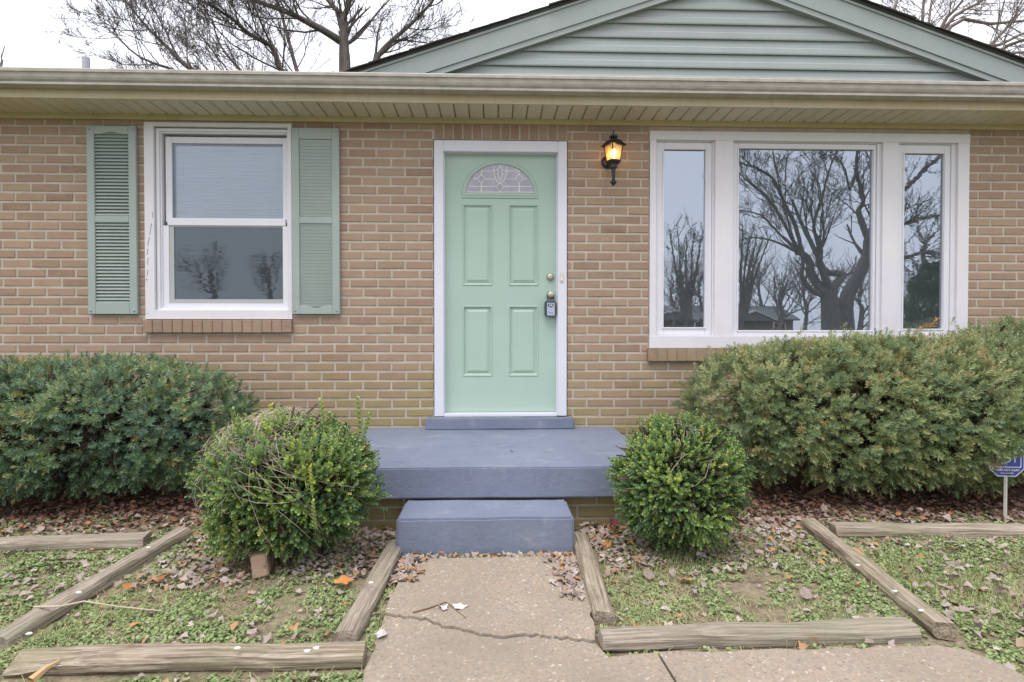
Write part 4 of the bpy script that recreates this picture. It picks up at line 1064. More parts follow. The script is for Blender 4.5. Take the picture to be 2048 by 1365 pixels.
# upright pale shoots standing out of the boxwoods
SH = [box_twig(90+i, 15, .15, .025) for i in range(3)]
def shoots(root, pts, seed, tint=.84):
    r = np.random.default_rng(seed); pos = np.array([P(px, py, Y) for px, py, Y in pts])
    d = np.tile([0, 0, 1.0], (len(pos), 1))+r.normal(size=pos.shape)*.13
    for i in range(len(pos)):
        o = scatter('shoot', SH, pos[i:i+1], d[i:i+1], r.uniform(.8, 1.25, 1), M['box'], root, np.clip(r.normal(tint-.1, .08, 1), .5, .93), r)
        o.matrix_parent_inverse = Matrix.Translation(-Vector(root.location))
shoots(bl_, [(552, 868, -1.75), (535, 880, -1.8), (722, 868, -1.7), (722, 895, -1.72), (428, 900, -1.85), (487, 900, -1.95), (650, 868, -1.75), (655, 900, -1.7), (577, 960, -2.05), (625, 990, -2.1),
             (420, 1010, -1.85), (418, 1055, -1.9), (548, 1030, -2.1), (700, 910, -1.75), (745, 930, -1.68), (470, 1075, -2.05), (445, 1085, -2.0), (610, 960, -2.1), (630, 1060, -2.1)], 5)
shoots(br_, [(1262, 960, -1.75), (1258, 1000, -1.75), (1300, 925, -1.75), (1330, 905, -1.7), (1410, 915, -1.75), (1440, 935, -1.7), (1462, 950, -1.68)], 6, .86)
# dried vines draped over the left boxwood, and dead brown spray
def vines(name, lab, c, rad, n, seed, urange, mat, rr=.0019, ln=(.12, .38)):
    r = np.random.default_rng(seed); mb = MB()
    for i in range(n):
        th = r.uniform(*urange[0]); ph_ = r.uniform(*urange[1])
        dth, dph = r.normal()*.5, r.normal()*.35
        L = r.uniform(*ln); pts = []; k = 9
        off = r.uniform(1.0, 1.13)
        for j in range(k):
            th += dth*L*.6; ph_ += dph*L*.6; dth += r.normal()*.30; dph += r.normal()*.30
            u_ = np.array([math.cos(ph_)*math.cos(th), -math.cos(ph_)*math.sin(th), math.sin(ph_)])
            pts.append(np.array(c)+u_*np.array(rad)*(off+.05*math.sin(j+i)+.02*r.normal()))
        mb.tube(pts, rr*r.uniform(.6, 1.3), 4, .0008)
    o = mb.build(name, mat); tag(o, lab, 'vine', kind='stuff'); return o
vines('dried_vine', 'grey-tan tangle of dry vines over the top of the left boxwood', (-1.01, -1.74, .40), (.37, .35, .305), 260, 31, ((1.5, 2.7), (.5, 1.35)), M['vine'], .0016)
vines('dried_vine', 'few dry vine stems on the crown of the right boxwood', (.955, -1.70, .375), (.275, .27, .27), 22, 32, ((.9, 2.6), (.5, 1.3)), M['vine'], .0014, (.08, .25))

# ------------------------------------------------------------------ fallen leaves
def leaf_geo(seed):
    r = np.random.default_rng(seed); n = 10
    lob = [1, .78, .86, .60, .72, .50, .70, .66, .84, .74]
    V = [(0, 0, 0)]
    cu, cv = r.uniform(.3, 1.1), r.uniform(-.7, .7)
    for i in range(n):
        a = 2*math.pi*i/n; q = lob[i]*r.uniform(.72, 1.22)
        x, y = q*math.cos(a), q*r.uniform(.6, .85)*math.sin(a)
        V.append((x, y, cu*y*y+cv*x*x*.7+r.normal()*.10))
    V = np.array(V); V[:, 2] -= V[:, 2].min()
    return V, [(0, 1+i, 1+(i+1) % n) for i in range(n)]
LG = [leaf_geo(i) for i in range(8)]
def leaf_mesh(i, mat):
    V, Fc = LG[i]; me = bpy.data.meshes.new('fallen_leaf'); me.from_pydata([tuple(v) for v in V], [], Fc); me.materials.append(mat); return me
leaf_me = [leaf_mesh(i, M['leaf']) for i in range(8)]
TB = [(o.location.x, o.location.y, math.cos(o.rotation_euler.z), math.sin(o.rotation_euler.z), max(v.co.x for v in o.data.vertices)) for o in tm]
def zone(x, y):
    if on_walk(np.array([x]), np.array([y]))[0]: return 'walk'
    return 'left' if x < 0 else 'right'
lr = np.random.default_rng(99)
def clear(x, y):
    if -1.02 < x < 1.08 and y > -1.31: return False
    if -.53 < x < .455 and y > -1.72: return False
    for tx, ty, ca, sa, L in TB:
        dx, dy = x-tx, y-ty
        if -.02 < dx*ca+dy*sa < L+.02 and abs(-dx*sa+dy*ca) < .062: return False
    return True
DRIFT = [(.24, .42, -2.25, -1.73, .30), (-.46, -.30, -2.05, -1.72, .22), (-.45, .38, -1.775, -1.715, .16), (-.98, -.57, -1.98, -1.36, .5), (.53, .80, -1.95, -1.34, .32), (1.0, 1.75, -2.0, -1.25, .4), (-1.6, -1.1, -2.1, -1.3, .4)]
_dw = np.array([d_[4] for d_ in DRIFT]); _dw /= _dw.sum()
def drift_pt():
    a0, a1, b0_, b1_, _ = DRIFT[lr.choice(len(DRIFT), p=_dw)]
    f = lr.beta(2.2, .9) if a0 > 0 and a1 < .5 else (lr.beta(.9, 2.2) if a1 < 0 and a0 > -.5 else lr.random())
    return a0+(a1-a0)*f, lr.uniform(b0_, b1_)
def dens(x, y):
    v = .22 + .5*max(0, mnoise.noise(Vector((x*1.9, y*1.9, 3.1))))
    v += .9*math.exp(-((abs(x+.02)-.50)/.10)**2)*(1 if -2.15 < y < -1.5 else 0)        # drifts along the walk edges
    v += .55*math.exp(-((x+.62)**2/.05+(y+1.75)**2/.06)) + .5*math.exp(-((x-.65)**2/.04+(y+1.72)**2/.05))
    v += .5*math.exp(-((y+1.33)/.16)**2) + .35*(1 if x > 1.85 else 0) + .4*math.exp(-((x+1.3)**2/.15+(y+1.75)**2/.05))
    if on_walk(x, y) and (abs(x+.03) < .37 or y < -2.2): v *= .03
    return v
placed = 0; tries = 0; spots = []
while placed < 300 and tries < 20000:
    tries += 1
    if placed < 120: x, y = drift_pt()
    else:
        x, y = lr.uniform(-2.9, 3.2), lr.uniform(-2.9, -1.15)
        if lr.random() > dens(x, y): continue
    if not clear(x, y): continue
    wz = zone(x, y)
    o = bpy.data.objects.new('fallen_leaf', leaf_me[lr.integers(8)])
    s_ = lr.uniform(.020, .042); o.scale = (s_, s_, s_*lr.uniform(.5, 1.2))
    zz = .014 if wz == 'walk' else float(gz(x, y))+lr.uniform(.006, .03)
    o.location = (x, y, zz); o.rotation_euler = (lr.normal()*.35, lr.normal()*.35, lr.uniform(0, 6.28)); link(o)
    tag(o, {'walk': 'small curled dry leaf lying on the concrete walk', 'left': 'one of the small curled dry leaves strewn left of the walk', 'right': 'one of the small curled dry leaves strewn right of the walk'}[wz], 'leaf', {'walk': 'dry leaves on the walk', 'left': 'dry leaves left of the walk', 'right': 'dry leaves right of the walk'}[wz])
    placed += 1
def one_leaf(px, py, z, s_, mat, lab, rot=0.0, g=1, tilt=0.2):
    p = PZ(px, py, z); o = link(bpy.data.objects.new('fallen_leaf', leaf_mesh(g, mat)))
    o.location = (p[0], p[1], z); o.scale = (s_, s_, s_*.8); o.rotation_euler = (tilt, tilt*.6, rot); tag(o, lab, 'leaf')
one_leaf(683, 1165, .025, .055, M['leaf_orange'], 'large bright orange leaf right of the loose brick', .6, 2)
one_leaf(1022, 903, .363, .018, M['leaf_dark'], 'small black curled leaf on the blue landing', 1.2, 3, .5)
one_leaf(886, 1218, .016, .034, M['leaf_pale'], 'pale leaf on the walk, left one of the pair by the twigs', 2.0, 4)
one_leaf(918, 1216, .016, .038, M['leaf_pale'], 'pale leaf on the walk, right one of the pair by the twigs', .3, 5)
one_leaf(760, 1273, .012, .036, M['leaf_pale'], 'pale grey leaf beside the near end of the walk\'s left timber', .8, 6)
one_leaf(1232, 1064, .03, .05, M['leaf_orange'], 'long tan-orange leaf between the step and the right boxwood', 1.9, 0, .5)
one_leaf(1225, 1045, .05, .045, M['leaf_maroon'], 'rusty red leaf leaning by the landing\'s brick base, right side', .4, 1, .7)
one_leaf(1410, 1082, .03, .07, M['leaf_maroon'], 'dark maroon leaf cluster under the right boxwood', 1.0, 7, .4)
one_leaf(1376, 1166, .02, .045, M['leaf_orange'], 'rust orange leaf in the weeds of the right bed', 2.6, 3, .3)
one_leaf(1710, 1107, .035, .05, M['leaf_orange'], 'brown-orange leaf just behind the slanting right timber', .2, 2, .3)
one_leaf(258, 1175, .03, .042, M['leaf_orange'], 'tan-orange leaf beside the left bed\'s far timber', 1.4, 5, .3)
one_leaf(1632, 1283, .035, .02, M['leaf_orange'], 'tiny orange leaf on the face of the right front timber', 1.4, 5, .9)
# fine litter: scraps too many to count
LN = 9500
pts = []; T = 0
while len(pts) < LN and T < 80000:
    T += 1
    if T % 5 == 0: x, y = drift_pt()
    elif T % 2: x, y = lr.uniform(-3.6, -1.2) if lr.random() < .45 else lr.uniform(1.15, 3.9), lr.normal(-1.05, .28)
    else:
        x, y = lr.uniform(-2.9, 3.3), lr.uniform(-3.0, -1.2)
        if lr.random() > dens(x, y)*1.3: continue
    if y > -.15 or not clear(x, y): continue
    if T % 5 and on_walk(x, y) and (abs(x+.03) < .40 or y < -2.2) and lr.random() < .93: continue
    pts.append((x, y))
pts = np.array(pts)
pz = np.where(on_walk(pts[:, 0], pts[:, 1]), .015, gz(pts[:, 0], pts[:, 1])+lr.uniform(0, .02, len(pts)))
LB = [(V, np.array(Fc), np.zeros(len(V))) for V, Fc in LG]
dd = np.stack([lr.normal(size=len(pts)), lr.normal(size=len(pts)), lr.normal(size=len(pts))*.25], -1)
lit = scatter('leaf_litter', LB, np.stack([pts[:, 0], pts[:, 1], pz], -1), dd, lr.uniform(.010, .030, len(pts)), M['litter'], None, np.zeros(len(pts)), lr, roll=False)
tag(lit, 'brown and rust leaf litter scattered under the shrubs and over the beds', 'leaves', kind='stuff')

# ------------------------------------------------------------------ weeds and grass
def weed(seed):
    r = np.random.default_rng(seed); V = []; Q = []; T = []
    for i in range(7):
        a = r.uniform(0, 6.28); L = r.uniform(.008, .022); h = r.uniform(.008, .022)
        c = np.array([L*math.cos(a), L*math.sin(a), h]); s_ = r.uniform(.006, .0115)
        tx = np.array([math.cos(a), math.sin(a), r.normal()*.35]); ty = np.array([-math.sin(a), math.cos(a), r.normal()*.35])
        k = len(V); V.extend([c-tx*s_, c-ty*s_*.9-tx*s_*.1, c+tx*s_, c+ty*s_*.9-tx*s_*.1]); Q.append((k, k+1, k+2, k+3))
        t0 = r.normal()*.12; T += [t0-.05, t0, t0+.08, t0]
    return np.array(V), np.array(Q), np.array(T)
WD = [weed(i) for i in range(6)]
def cover(n, fn, seed, area=(-3.4, 3.9, -3.15, -1.15)):
    r = np.random.default_rng(seed); out = []
    while len(out) < n:
        xs_ = r.uniform(area[0], area[1], 4000); ys_ = r.uniform(area[2], area[3], 4000)
        ow = on_walk(xs_, ys_)
        for x, y, w_ in zip(xs_, ys_, ow):
            if w_: continue
            if r.random() < fn(x, y) and clear(x, y): out.append((x, y))
            if len(out) >= n: break
    out = np.array(out); return out, r
def weed_d(x, y):
    v = .50+.9*mnoise.noise(Vector((x*2.3, y*2.3, .7)))+.9*mnoise.noise(Vector((x*8, y*8, 5)))
    v -= .9*math.exp(-((abs(x+.02)-.55)/.13)**2)*(1 if y > -2.1 else 0)
    if y > -1.42: v -= .55
    v -= .5*math.exp(-((x+1.05)**2/.10+(y+1.85)**2/.07))
    return v
for nm, lab, n, base, fn, sd_, mat, sz, tmean in (
    ('weeds', 'low green clover and chickweed carpeting the beds', 21000, WD, weed_d, 41, 'weed', (.35, .85), .52),):
    pts, r = cover(n, fn, sd_)
    pos = np.stack([pts[:, 0], pts[:, 1], gz(pts[:, 0], pts[:, 1])], -1)
    # orient: weeds' z stays up -> build by hand (random yaw)
    Vs, Qs, Ts = [], [], []; off = 0; pick = r.integers(0, len(base), n)
    ya = r.uniform(0, 6.28, n); ss = r.uniform(*sz, n); tt = np.clip(r.normal(tmean, .16, n)+lumps(pos, 8, .15, 4), 0, 1)
    for bi, (BV, BQ, BT) in enumerate(base):
        m_ = pick == bi; k = m_.sum(); c, s_ = np.cos(ya[m_])[:, None], np.sin(ya[m_])[:, None]
        V = np.stack([BV[None, :, 0]*c-BV[None, :, 1]*s_, BV[None, :, 0]*s_+BV[None, :, 1]*c, np.broadcast_to(BV[None, :, 2], (k, len(BV)))], -1)*ss[m_][:, None, None]+pos[m_][:, None]
        Vs.append(V.reshape(-1, 3)); Qs.append((BQ[None]+(np.arange(k)*len(BV))[:, None, None]).reshape(-1, 4)+off); off += k*len(BV)
        Ts.append(np.clip(tt[m_][:, None]+BT[None], 0, 1).reshape(-1))
    o = mesh_np(nm, np.concatenate(Vs), np.concatenate(Qs), M[mat], None, np.concatenate(Ts)); tag(o, lab, 'weeds', kind='stuff')
# grass: short blades, green and straw
def grass_d(x, y): return .45+1.0*mnoise.noise(Vector((x*1.7+4, y*1.7, 2.7)))-(.6 if y > -1.42 else 0)
pts, r = cover(60000, grass_d, 42)
n = len(pts); a = r.uniform(0, 6.28, n); lean = r.uniform(.1, 1.5, n); L = r.uniform(.015, .05, n); w_ = r.uniform(.0008, .0016, n)
tt = np.clip(r.normal(.62, .28, n)+lumps(np.c_[pts, np.zeros(n)], 9, .2, 3), 0, 1)
flat = tt > .6; lean[flat] = r.uniform(1.0, 1.6, flat.sum())
b0 = np.stack([pts[:, 0], pts[:, 1], gz(pts[:, 0], pts[:, 1])+.002], -1)
hd = np.stack([np.cos(a), np.sin(a), np.zeros(n)], -1); sdv = np.stack([-np.sin(a), np.cos(a), np.zeros(n)], -1)
tip = b0+hd*(L*np.sin(lean))[:, None]; tip[:, 2] += np.maximum(L*np.cos(lean), .004)
mid = b0*.45+tip*.55; mid[:, 2] += L*.15
V = np.stack([b0-sdv*w_[:, None], b0+sdv*w_[:, None], mid+sdv*w_[:, None]*.8, mid-sdv*w_[:, None]*.8, tip+sdv*.0003, tip-sdv*.0003], 1).reshape(-1, 3)
Q = (np.array([[0, 1, 2, 3], [3, 2, 4, 5]])[None]+(np.arange(n)*6)[:, None, None]).reshape(-1, 4)
o = mesh_np('grass', V, Q, M['grass'], None, np.repeat(tt, 6)); tag(o, 'thin grass and dry straw between the weeds', 'grass', kind='stuff')

# ------------------------------------------------------------------ twigs lying about
def twig(pts, r0, lab, mat='twig'):
    o = MB().tube(pts, r0, 6, r0*.5).build('fallen_twig', M[mat]); tag(o, lab, 'twig')
twig([PZ(68, 1214, .05), PZ(120, 1213, .084), PZ(168, 1203, .086), PZ(240, 1214, .05), PZ(322, 1222, .025)], .0045, 'long bare twig lying across the far left timber', 'vine')
twig([PZ(826, 1226, .016), PZ(860, 1216, .018), PZ(893, 1204, .017)], .004, 'short reddish twig on the walk above the crack')
twig([PZ(893, 1205, .016), PZ(915, 1222, .018), PZ(933, 1237, .016)], .0018, 'thin forked twig beside the two pale leaves')
twig([PZ(1540, 1037, .02), PZ(1620, 1040, .03), PZ(1680, 1036, .025)], .0035, 'grey twig in the litter before the broad yew', 'vine')

# ------------------------------------------------------------------ bare trees
class Tree:
    def __init__(s, seed): s.r = random.Random(seed); s.tv = []; s.tf = []; s.cv = []; s.cf = []
    def tube(s, pts, r0, r1, crown):
        n = 8 if r0 > .08 else (5 if r0 > .02 else 3)
        V, Fc = tube_geo(pts, np.linspace(r0, r1, len(pts)), n)
        v, f = (s.cv, s.cf) if crown else (s.tv, s.tf)
        k = len(v); v += [tuple(p) for p in V]; f += [tuple(i+k for i in q) for q in Fc]
    def rv(s, a): return Vector((s.r.uniform(-a, a), s.r.uniform(-a, a), s.r.uniform(-a, a)))
    def grow(s, p, d, L, r0, level, maxl, up=.12, wig=.22, kids=(5, 8), ang=(.45, .95), kf=.55):
        n = 6 if level <= 1 else 4
        pts = [p.copy()]; q = p.copy(); dd = d.normalized(); step = L/n; dirs = []
        for i in range(n):
            dd = (dd + s.rv(wig) + Vector((0, 0, up))).normalized(); q = q+dd*step; pts.append(q.copy()); dirs.append(dd.copy())
        s.tube(pts, r0, max(r0*.35, s.rmin), True)
        if level >= maxl: return
        s.kids(pts, L, r0, level, maxl, up, wig, kids, ang, kf)
    def kids(s, pts, L, r0, level, maxl, up, wig, kids, ang, kf, start=.2):
        nk = s.r.randint(*kids); n = len(pts)-1
        for i in range(nk):
            f = start+(1-start)*(i+s.r.random())/nk; x = min(f*n, n-.001); j = int(x)
            b = Vector(pts[j]).lerp(Vector(pts[j+1]), x-j); t_ = (Vector(pts[j+1])-Vector(pts[j])).normalized()
            ax = t_.orthogonal().normalized(); ax.rotate(Matrix.Rotation(s.r.uniform(0, 6.28), 3, t_))
            d = t_.copy(); d.rotate(Matrix.Rotation(s.r.uniform(*ang), 3, ax))
            if level > 1 and s.r.random() < s.thin: continue
            s.grow(b, d, L*kf*s.r.uniform(.6, 1.2)*(1.15-.5*f), max(r0*.42*(1.1-.5*f), s.rmin), level+1, maxl, up, wig, kids, ang, kf)
    def limb(s, pts, r0, r1, kids=(7, 10), maxl=4, Lk=None, up=.12, wig=.22, ang=(.45, .95), kf=.55, start=.2, crown=False):
        pts = [Vector(p) for p in pts]
        sm = []
        for i in range(len(pts)-1):
            a0, a1, a2, a3 = pts[max(i-1, 0)], pts[i], pts[i+1], pts[min(i+2, len(pts)-1)]
            for k in range(3):
                t_ = k/3; sm.append(.5*((2*a1)+(-a0+a2)*t_+(2*a0-5*a1+4*a2-a3)*t_*t_+(-a0+3*a1-3*a2+a3)*t_**3))
        sm.append(pts[-1])
        L = sum((b-a).length for a, b in zip(pts[:-1], pts[1:]))
        s.tube(sm, r0, r1, crown)
        if kids: s.kids(sm, Lk or L, (r0+r1)*.5, 1, maxl, up, wig, kids, ang, kf, start)
    rmin = .006
    thin = 0.0
    def build(s, name, lab, mat, base, group=None):
        root = empty(name, tuple(base)); tag(root, lab, 'tree', group)
        inv = Matrix.Translation(-Vector(root.location))
        for nm, v, f in (('trunk', s.tv, s.tf), ('crown', s.cv, s.cf)):
            if not v: continue
            o = mesh_np(nm, np.array(v), np.array(f), mat, root, smooth=True); o.matrix_parent_inverse = inv
        return root
GB = 'bare trees behind the house'; GRF = 'bare trees across the lawn seen in the window glass'
# big tree behind the left roof
YT = 10.0
T_ = Tree(3); T_.rmin = .0042; T_.thin = .32
pt = lambda px, py, dy=0.0: P(px, py, YT+dy)
b0 = pt(690, 150); b0g = np.array([b0[0]+.1, b0[1], 0])
T_.limb([b0g, [b0[0]+.05, b0[1], 4.0], b0, pt(688, 95), pt(687, 30)], 0.203, 0.094, kids=(10, 12), maxl=3, Lk=2.6, start=.72)
T_.limb([pt(687, 35), pt(668, 15, .2), pt(645, -12, .3), pt(600, -60, .4)], 0.078, 0.036, kids=(6, 8))
T_.limb([pt(687, 35), pt(700, 0), pt(705, -60)], 0.078, 0.036, kids=(6, 8))
T_.limb([pt(680, 82), pt(648, 62, -.3), pt(612, 43, -.5), pt(575, 25, -.7), pt(520, 5, -.8), pt(450, -25, -.9)], 0.101, 0.032, kids=(12, 14))
T_.limb([pt(690, 180), pt(625, 160, -.8), pt(565, 145, -1.2), pt(545, 95, -1.4), pt(500, 70, -1.5), pt(460, 35, -1.7), pt(400, 0, -1.8)], 0.094, 0.022, kids=(14, 17))
T_.limb([pt(690, 210), pt(610, 175, .6), pt(595, 145, .9), pt(572, 60, 1.1), pt(555, 0, 1.2), pt(550, -40, 1.2)], 0.078, 0.022, kids=(11, 13))
T_.limb([pt(690, 240), pt(550, 210, .4), pt(400, 150, .8), pt(340, 100, .8), pt(290, 50, .9), pt(250, 0, 1)], 0.094, 0.014, kids=(17, 20), kf=.40)
T_.limb([pt(690, 260), pt(560, 230, -.6), pt(440, 190, -.9), pt(360, 145, -1), pt(280, 115, -1), pt(225, 65, -1)], 0.078, 0.011, kids=(15, 18), kf=.42)
T_.limb([pt(690, 250), pt(560, 215, 1.6), pt(480, 140, 2), pt(440, 90, 2), pt(425, 40, 2)], 0.070, 0.014, kids=(10, 12))
T_.limb([pt(692, 190), pt(735, 150), pt(758, 110), pt(780, 85), pt(820, 50), pt(850, 20), pt(875, -10)], 0.086, 0.025, kids=(12, 14))
T_.limb([pt(745, 135), pt(752, 105), pt(756, 65), pt(766, 35)], 0.047, 0.014, kids=(7, 9))
T_.limb([pt(700, 85), pt(720, 70, .4), pt(760, 20, .6), pt(800, -20, .7)], 0.047, 0.014, kids=(8, 10))
T_.limb([pt(760, 112, .2), pt(800, 82, .3), pt(840, 85, .3), pt(880, 90, .4)], 0.031, 0.007, kids=(8, 9))
T_.build('bare_tree', 'large bare dark-limbed tree rising behind the left roof', M['bark'], b0g, GB)
# right tree, pale smooth limbs
YT = 11.5
T_ = Tree(8); T_.rmin = .005; T_.thin = .45
b0 = pt(1800, 260); b0g = np.array([b0[0], b0[1], 0])
T_.limb([b0g, [b0[0], b0[1], 3.5], b0], .24, .17, kids=None)
for L_ in ([(1800, 260), (1838, 100), (1846, 20), (1850, -60)], [(1800, 260), (1840, 110), (1858, 40), (1866, -30)], [(1800, 260), (1880, 60), (1910, 20), (1950, -30)],
           [(1800, 260), (1885, 62), (1950, 10), (2010, -20)], [(1800, 260), (1740, 30), (1733, -20)], [(1800, 260), (1900, 55), (1980, 48), (2060, 40), (2150, 20)],
           [(1800, 260), (1930, 110), (2000, 90), (2060, 62), (2140, 50)], [(1800, 260), (1950, 120), (2010, 60), (2060, 5)], [(1800, 260), (1960, 130), (2040, 105), (2120, 110)],
           [(1800, 260), (1785, 25), (1830, -30)], [(1800, 260), (1985, 110), (2060, 75), (2140, 30)]):
    dy = random.uniform(-1, 1)
    T_.limb([pt(a, b, dy*i*.4) for i, (a, b) in enumerate(L_)], .075, .018, kids=(9, 12), wig=.16, up=.06, start=.35, kf=.42)
T_.build('bare_tree', 'bare tree with pale slender limbs behind the right gable slope', M['bark_grey'], b0g, GB)
# faint far tree at left edge
YT = 16.0
T_ = Tree(14); T_.rmin = .006
b0 = pt(-20, 300); b0g = np.array([b0[0], b0[1], 0])
T_.limb([b0g, b0, pt(-10, 190), pt(5, 120)], .14, .03, kids=(7, 9), maxl=3, Lk=1.3, start=.5)
T_.build('bare_tree', 'thin bare tree top just above the gutter at the photo\'s left edge', M['bark_grey'], b0g, GB)

# trees across the lawn, mirrored in the panes
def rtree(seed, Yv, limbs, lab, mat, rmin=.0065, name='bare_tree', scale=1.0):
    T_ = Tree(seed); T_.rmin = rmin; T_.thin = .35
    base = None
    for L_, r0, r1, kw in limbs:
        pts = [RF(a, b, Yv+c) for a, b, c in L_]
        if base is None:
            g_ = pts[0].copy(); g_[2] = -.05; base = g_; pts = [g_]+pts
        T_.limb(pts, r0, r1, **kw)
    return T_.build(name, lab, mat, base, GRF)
K = dict(kids=(8, 10), maxl=4, wig=.24, up=.10)
rtree(21, 13.0, [
    ([(1662, 655, 0), (1660, 610, 0), (1657, 580, 0)], 0.320, 0.231, dict(kids=None)),
    ([(1645, 590, 0), (1620, 578, 0), (1603, 552, -.3), (1606, 530, -.4), (1600, 500, -.6)], 0.104, 0.035, dict(kids=(4, 6), maxl=3)),
    ([(1648, 585, 0), (1624, 552, .2), (1619, 525, .3), (1604, 507, .3), (1592, 505, .3)], 0.144, 0.091, dict(kids=(3, 4), maxl=2, Lk=2)),
    ([(1604, 507, .3), (1590, 450, .4), (1570, 410, .5), (1545, 357, .6), (1515, 338, .6), (1475, 325, .7)], 0.072, 0.021, K),
    ([(1600, 506, .3), (1575, 460, -.2), (1540, 400, -.5), (1505, 370, -.6), (1470, 340, -.7)], 0.064, 0.017, K),
    ([(1596, 505, .3), (1560, 470, .8), (1520, 430, 1.0), (1470, 420, 1.2)], 0.048, 0.014, K),
    ([(1594, 505, .3), (1540, 480, .2), (1490, 478, .2), (1440, 500, .2)], 0.040, 0.013, K),
    ([(1594, 500, .3), (1575, 440, 1.0), (1560, 380, 1.2), (1545, 300, 1.5)], 0.048, 0.014, K),
    ([(1657, 578, 0), (1645, 540, -.2), (1637, 517, -.3), (1622, 486, -.3), (1600, 440, -.3), (1585, 400, -.3)], 0.128, 0.035, K),
    ([(1640, 520, -.3), (1642, 503, -.3), (1634, 477, -.3), (1627, 452, -.4), (1641, 405, -.4), (1657, 345, -.5), (1675, 300, -.5)], 0.080, 0.021, K),
    ([(1640, 500, -.3), (1648, 478, -.1), (1646, 440, 0), (1640, 380, .2), (1628, 350, .2)], 0.048, 0.014, K),
    ([(1660, 580, 0), (1680, 560, .3), (1682, 548, .4), (1655, 545, .1), (1638, 525, -.1)], 0.128, 0.084, dict(kids=(3, 4), maxl=2, Lk=2)),
    ([(1645, 495, -.2), (1655, 470, -.6), (1665, 440, -.9), (1672, 420, -1)], 0.032, 0.008, dict(kids=(4, 5), maxl=2, Lk=1)),
    ], 'gnarled pollarded tree mirrored in the picture window', M['bark_far'])
rtree(22, 15.0, [
    ([(1692, 655, 0), (1692, 600, 0), (1718, 548, 0), (1735, 510, 0), (1737, 480, 0)], .30, .17, dict(kids=(3, 4), maxl=3, Lk=4)),
    ([(1737, 482, 0), (1722, 440, .2), (1717, 420, .2), (1727, 400, .3), (1712, 340, .4), (1716, 290, .4)], .12, .04, K),
    ([(1737, 482, 0), (1750, 430, .2), (1745, 360, .2), (1760, 290, .3)], .12, .04, K),
    ([(1735, 500, 0), (1790, 460, -.4), (1830, 440, -.8), (1890, 430, -1)], .12, .03, dict(kids=(12, 14), maxl=3, wig=.26)),
    ([(1728, 530, 0), (1800, 520, .4), (1850, 505, .6), (1910, 515, .8)], .12, .03, dict(kids=(12, 14), maxl=3, wig=.26)),
    ([(1737, 480, 0), (1790, 400, .4), (1840, 350, .6), (1900, 300, .8)], .12, .03, dict(kids=(12, 14), maxl=3, wig=.26)),
    ([(1712, 345, .4), (1700, 380, .2), (1690, 340, 0), (1670, 310, 0)], .05, .02, K),
    ], 'leaning bare tree mirrored at the picture window\'s right edge', M['bark_far'])
rtree(23, 26.0, [([(1483+q*3, 640, 0), (1486+q*4, 600, 0), (1490+q*8, 540, 0), (1500+q*14, 470, 0)], .13, .03, dict(kids=(7, 9), maxl=3, Lk=3.6, wig=.16, up=.2)) for q in (0, 1, 2, 3, -1)],
      'slender many-stemmed tree mirrored in the picture window\'s left side', M['bark_far'], .009)
rtree(24, 28.0, [([(1372+q*4, 640, 0), (1372+q*5, 600, 0), (1372+q*11, 530, 0), (1372+q*17, 470-abs(q)*6, 0)], .14, .03, dict(kids=(8, 10), maxl=3, Lk=3.8, wig=.18, up=.2)) for q in (0, 1, 2, -1, -2)],
      'fan-shaped bare tree mirrored in the left casement', M['bark_far'], .010)
rtree(25, 34.0, [([(430, 640, 0), (430, 600, 0), (425, 565, 0), (415, 535, 0)], .24, .05, dict(kids=(11, 13), maxl=3, Lk=5, start=.4)), ([(430, 600, 0), (400, 560, .5), (375, 535, .5)], .14, .04, dict(kids=(9, 11), maxl=3, Lk=4))],
      'bare tree mirrored low in the double-hung window', M['bark_far'], .012)
rtree(26, 38.0, [([(540, 640, 0), (541, 590, 0), (538, 560, 0), (540, 540, 0)], .28, .06, dict(kids=(11, 13), maxl=3, Lk=5, start=.4))], 'second bare tree mirrored low in the double-hung window, right of the other', M['bark_far'], .012)
for i, (px, top, Yv, lab) in enumerate(((1560, 575, 48, 'distant bare tree behind the neighbour\'s roof, mirrored mid picture window'), (1610, 560, 52, 'distant bare tree mirrored left of the gnarled trunk'), (1720, 570, 50, 'distant bare tree mirrored right of the gnarled trunk'), (1850, 480, 30, 'twiggy bare tree mirrored in the right casement'), (1345, 560, 55, 'distant bare tree mirrored at the left casement\'s left edge'), (1400, 550, 58, 'distant bare tree mirrored at the left casement\'s right edge'), (1520, 545, 60, 'distant bare tree mirrored above the neighbour\'s porch gable'), (1672, 555, 62, 'distant bare tree mirrored just behind the gnarled trunk'), (1760, 540, 58, 'distant bare tree mirrored at the picture window\'s far right'), (1825, 560, 56, 'distant bare tree mirrored beside the evergreen'))):
    rtree(40+i, Yv, [([(px, 660, 0), (px+4, 620, 0), (px-3, top+30, 0), (px+3, top, 0)], .3, .08, dict(kids=(14, 17), maxl=3, Lk=6 if i == 3 else 8, start=.25, kf=.6))], lab, M['bark_far'], .014)
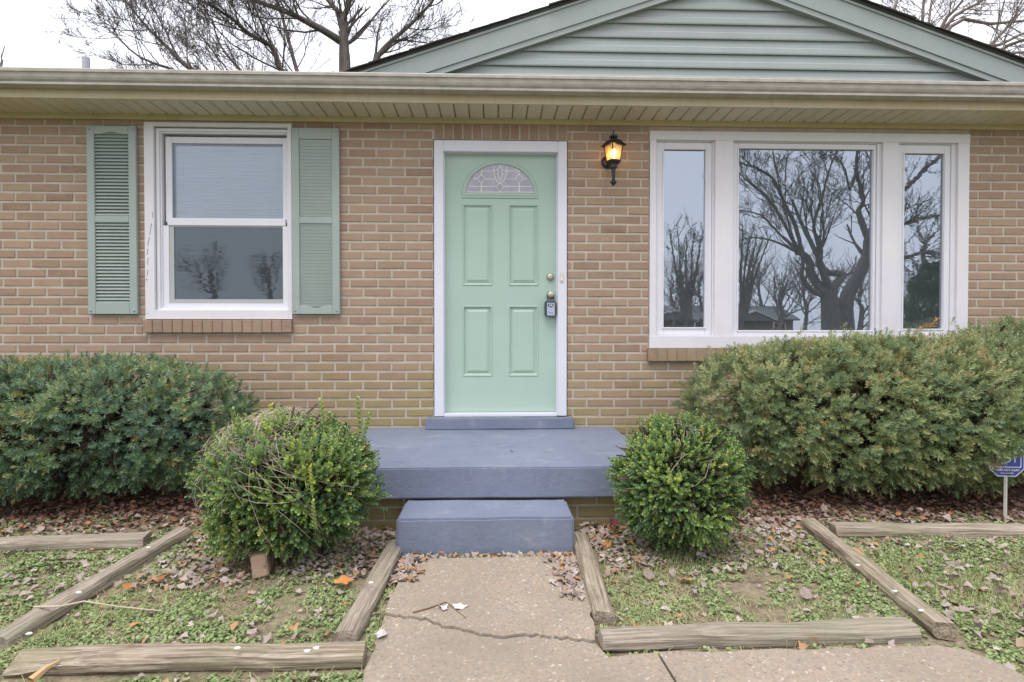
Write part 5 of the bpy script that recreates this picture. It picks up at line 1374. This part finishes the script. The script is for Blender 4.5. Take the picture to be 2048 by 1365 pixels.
# evergreen mirrored low in the right casement
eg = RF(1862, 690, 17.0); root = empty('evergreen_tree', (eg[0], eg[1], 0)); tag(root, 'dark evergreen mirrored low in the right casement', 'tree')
r = np.random.default_rng(77); n = 9000
hh = 3.6*r.random(n)**1.2; rad = 1.5*(1-hh/3.9)**.7*np.sqrt(r.random(n))*(1+.25*np.sin(hh*7)); an = r.uniform(0, 6.28, n)
pos = np.stack([rad*np.cos(an), rad*np.sin(an), hh+.15], -1)
dv = np.stack([np.cos(an), np.sin(an), .4*np.ones(n)], -1)+r.normal(size=(n, 3))*.4
EB = [(np.array([[0, 0, 0], [.08, .03, 0], [.2, 0, 0], [.08, -.03, 0]]), np.array([[0, 1, 2, 3]]), np.zeros(4))]
scatter('crown', EB, pos, dv, r.uniform(.7, 1.4, n), M['yew'], root, np.clip(r.normal(.3, .2, n), 0, .9), r)
MB().tube([(0, 0, -.05), (0.02, 0, 1.6), (0, 0, 3.2)], .11, 8, .03).build('trunk', M['bark'], root)
# neighbour's house across the road
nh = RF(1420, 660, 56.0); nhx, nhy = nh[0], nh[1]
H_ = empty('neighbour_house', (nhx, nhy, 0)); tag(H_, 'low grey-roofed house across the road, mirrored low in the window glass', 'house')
MB().box(-11, 9, -8, 0, 0, 2.6).build('wall', M['far_brick'], H_)
MB().prism_x([(.5, 2.55), (-4, 4.15), (-8.5, 2.55), (-8.5, 2.4), (-4, 3.98), (.5, 2.4)], -11.5, 9.5).build('roof', M['far_roof'], H_)
gx_ = 4.0
for gx_, w_, ht in ((4.3, 2.4, 3.35), (-4.5, 2.8, 3.5)):
    MB().prism_y([(gx_-w_, 2.35), (gx_+w_, 2.35), (gx_, ht)], .3, 1.2).build('porch_gable', M['far_roof'], H_)
    for s_ in (-1, 1):
        MB().prism_y([(gx_, ht), (gx_+s_*w_, 2.35), (gx_+s_*w_, 2.35+.16), (gx_, ht+.18)], 1.0, 1.35).build('gable_trim', M['white_trim'], H_)
        MB().box(gx_+s_*(w_-.3)-.08, gx_+s_*(w_-.3)+.08, .95, 1.11, 0, 2.34).build('porch_post', M['white_trim'], H_)
for x in (-9, -1, 1.2, 7.5):
    f_ = MB().box(x-.7, x+.7, .001, .05, .9, 2.2).build('window', M['white_trim'], H_)
    MB().box(x-.6, x+.6, .051, .07, 1.0, 2.1).build('pane', M['far_dark'], f_)
MB().box(3.85, 4.75, .001, .06, .05, 2.1).build('door', M['far_roof'], H_)
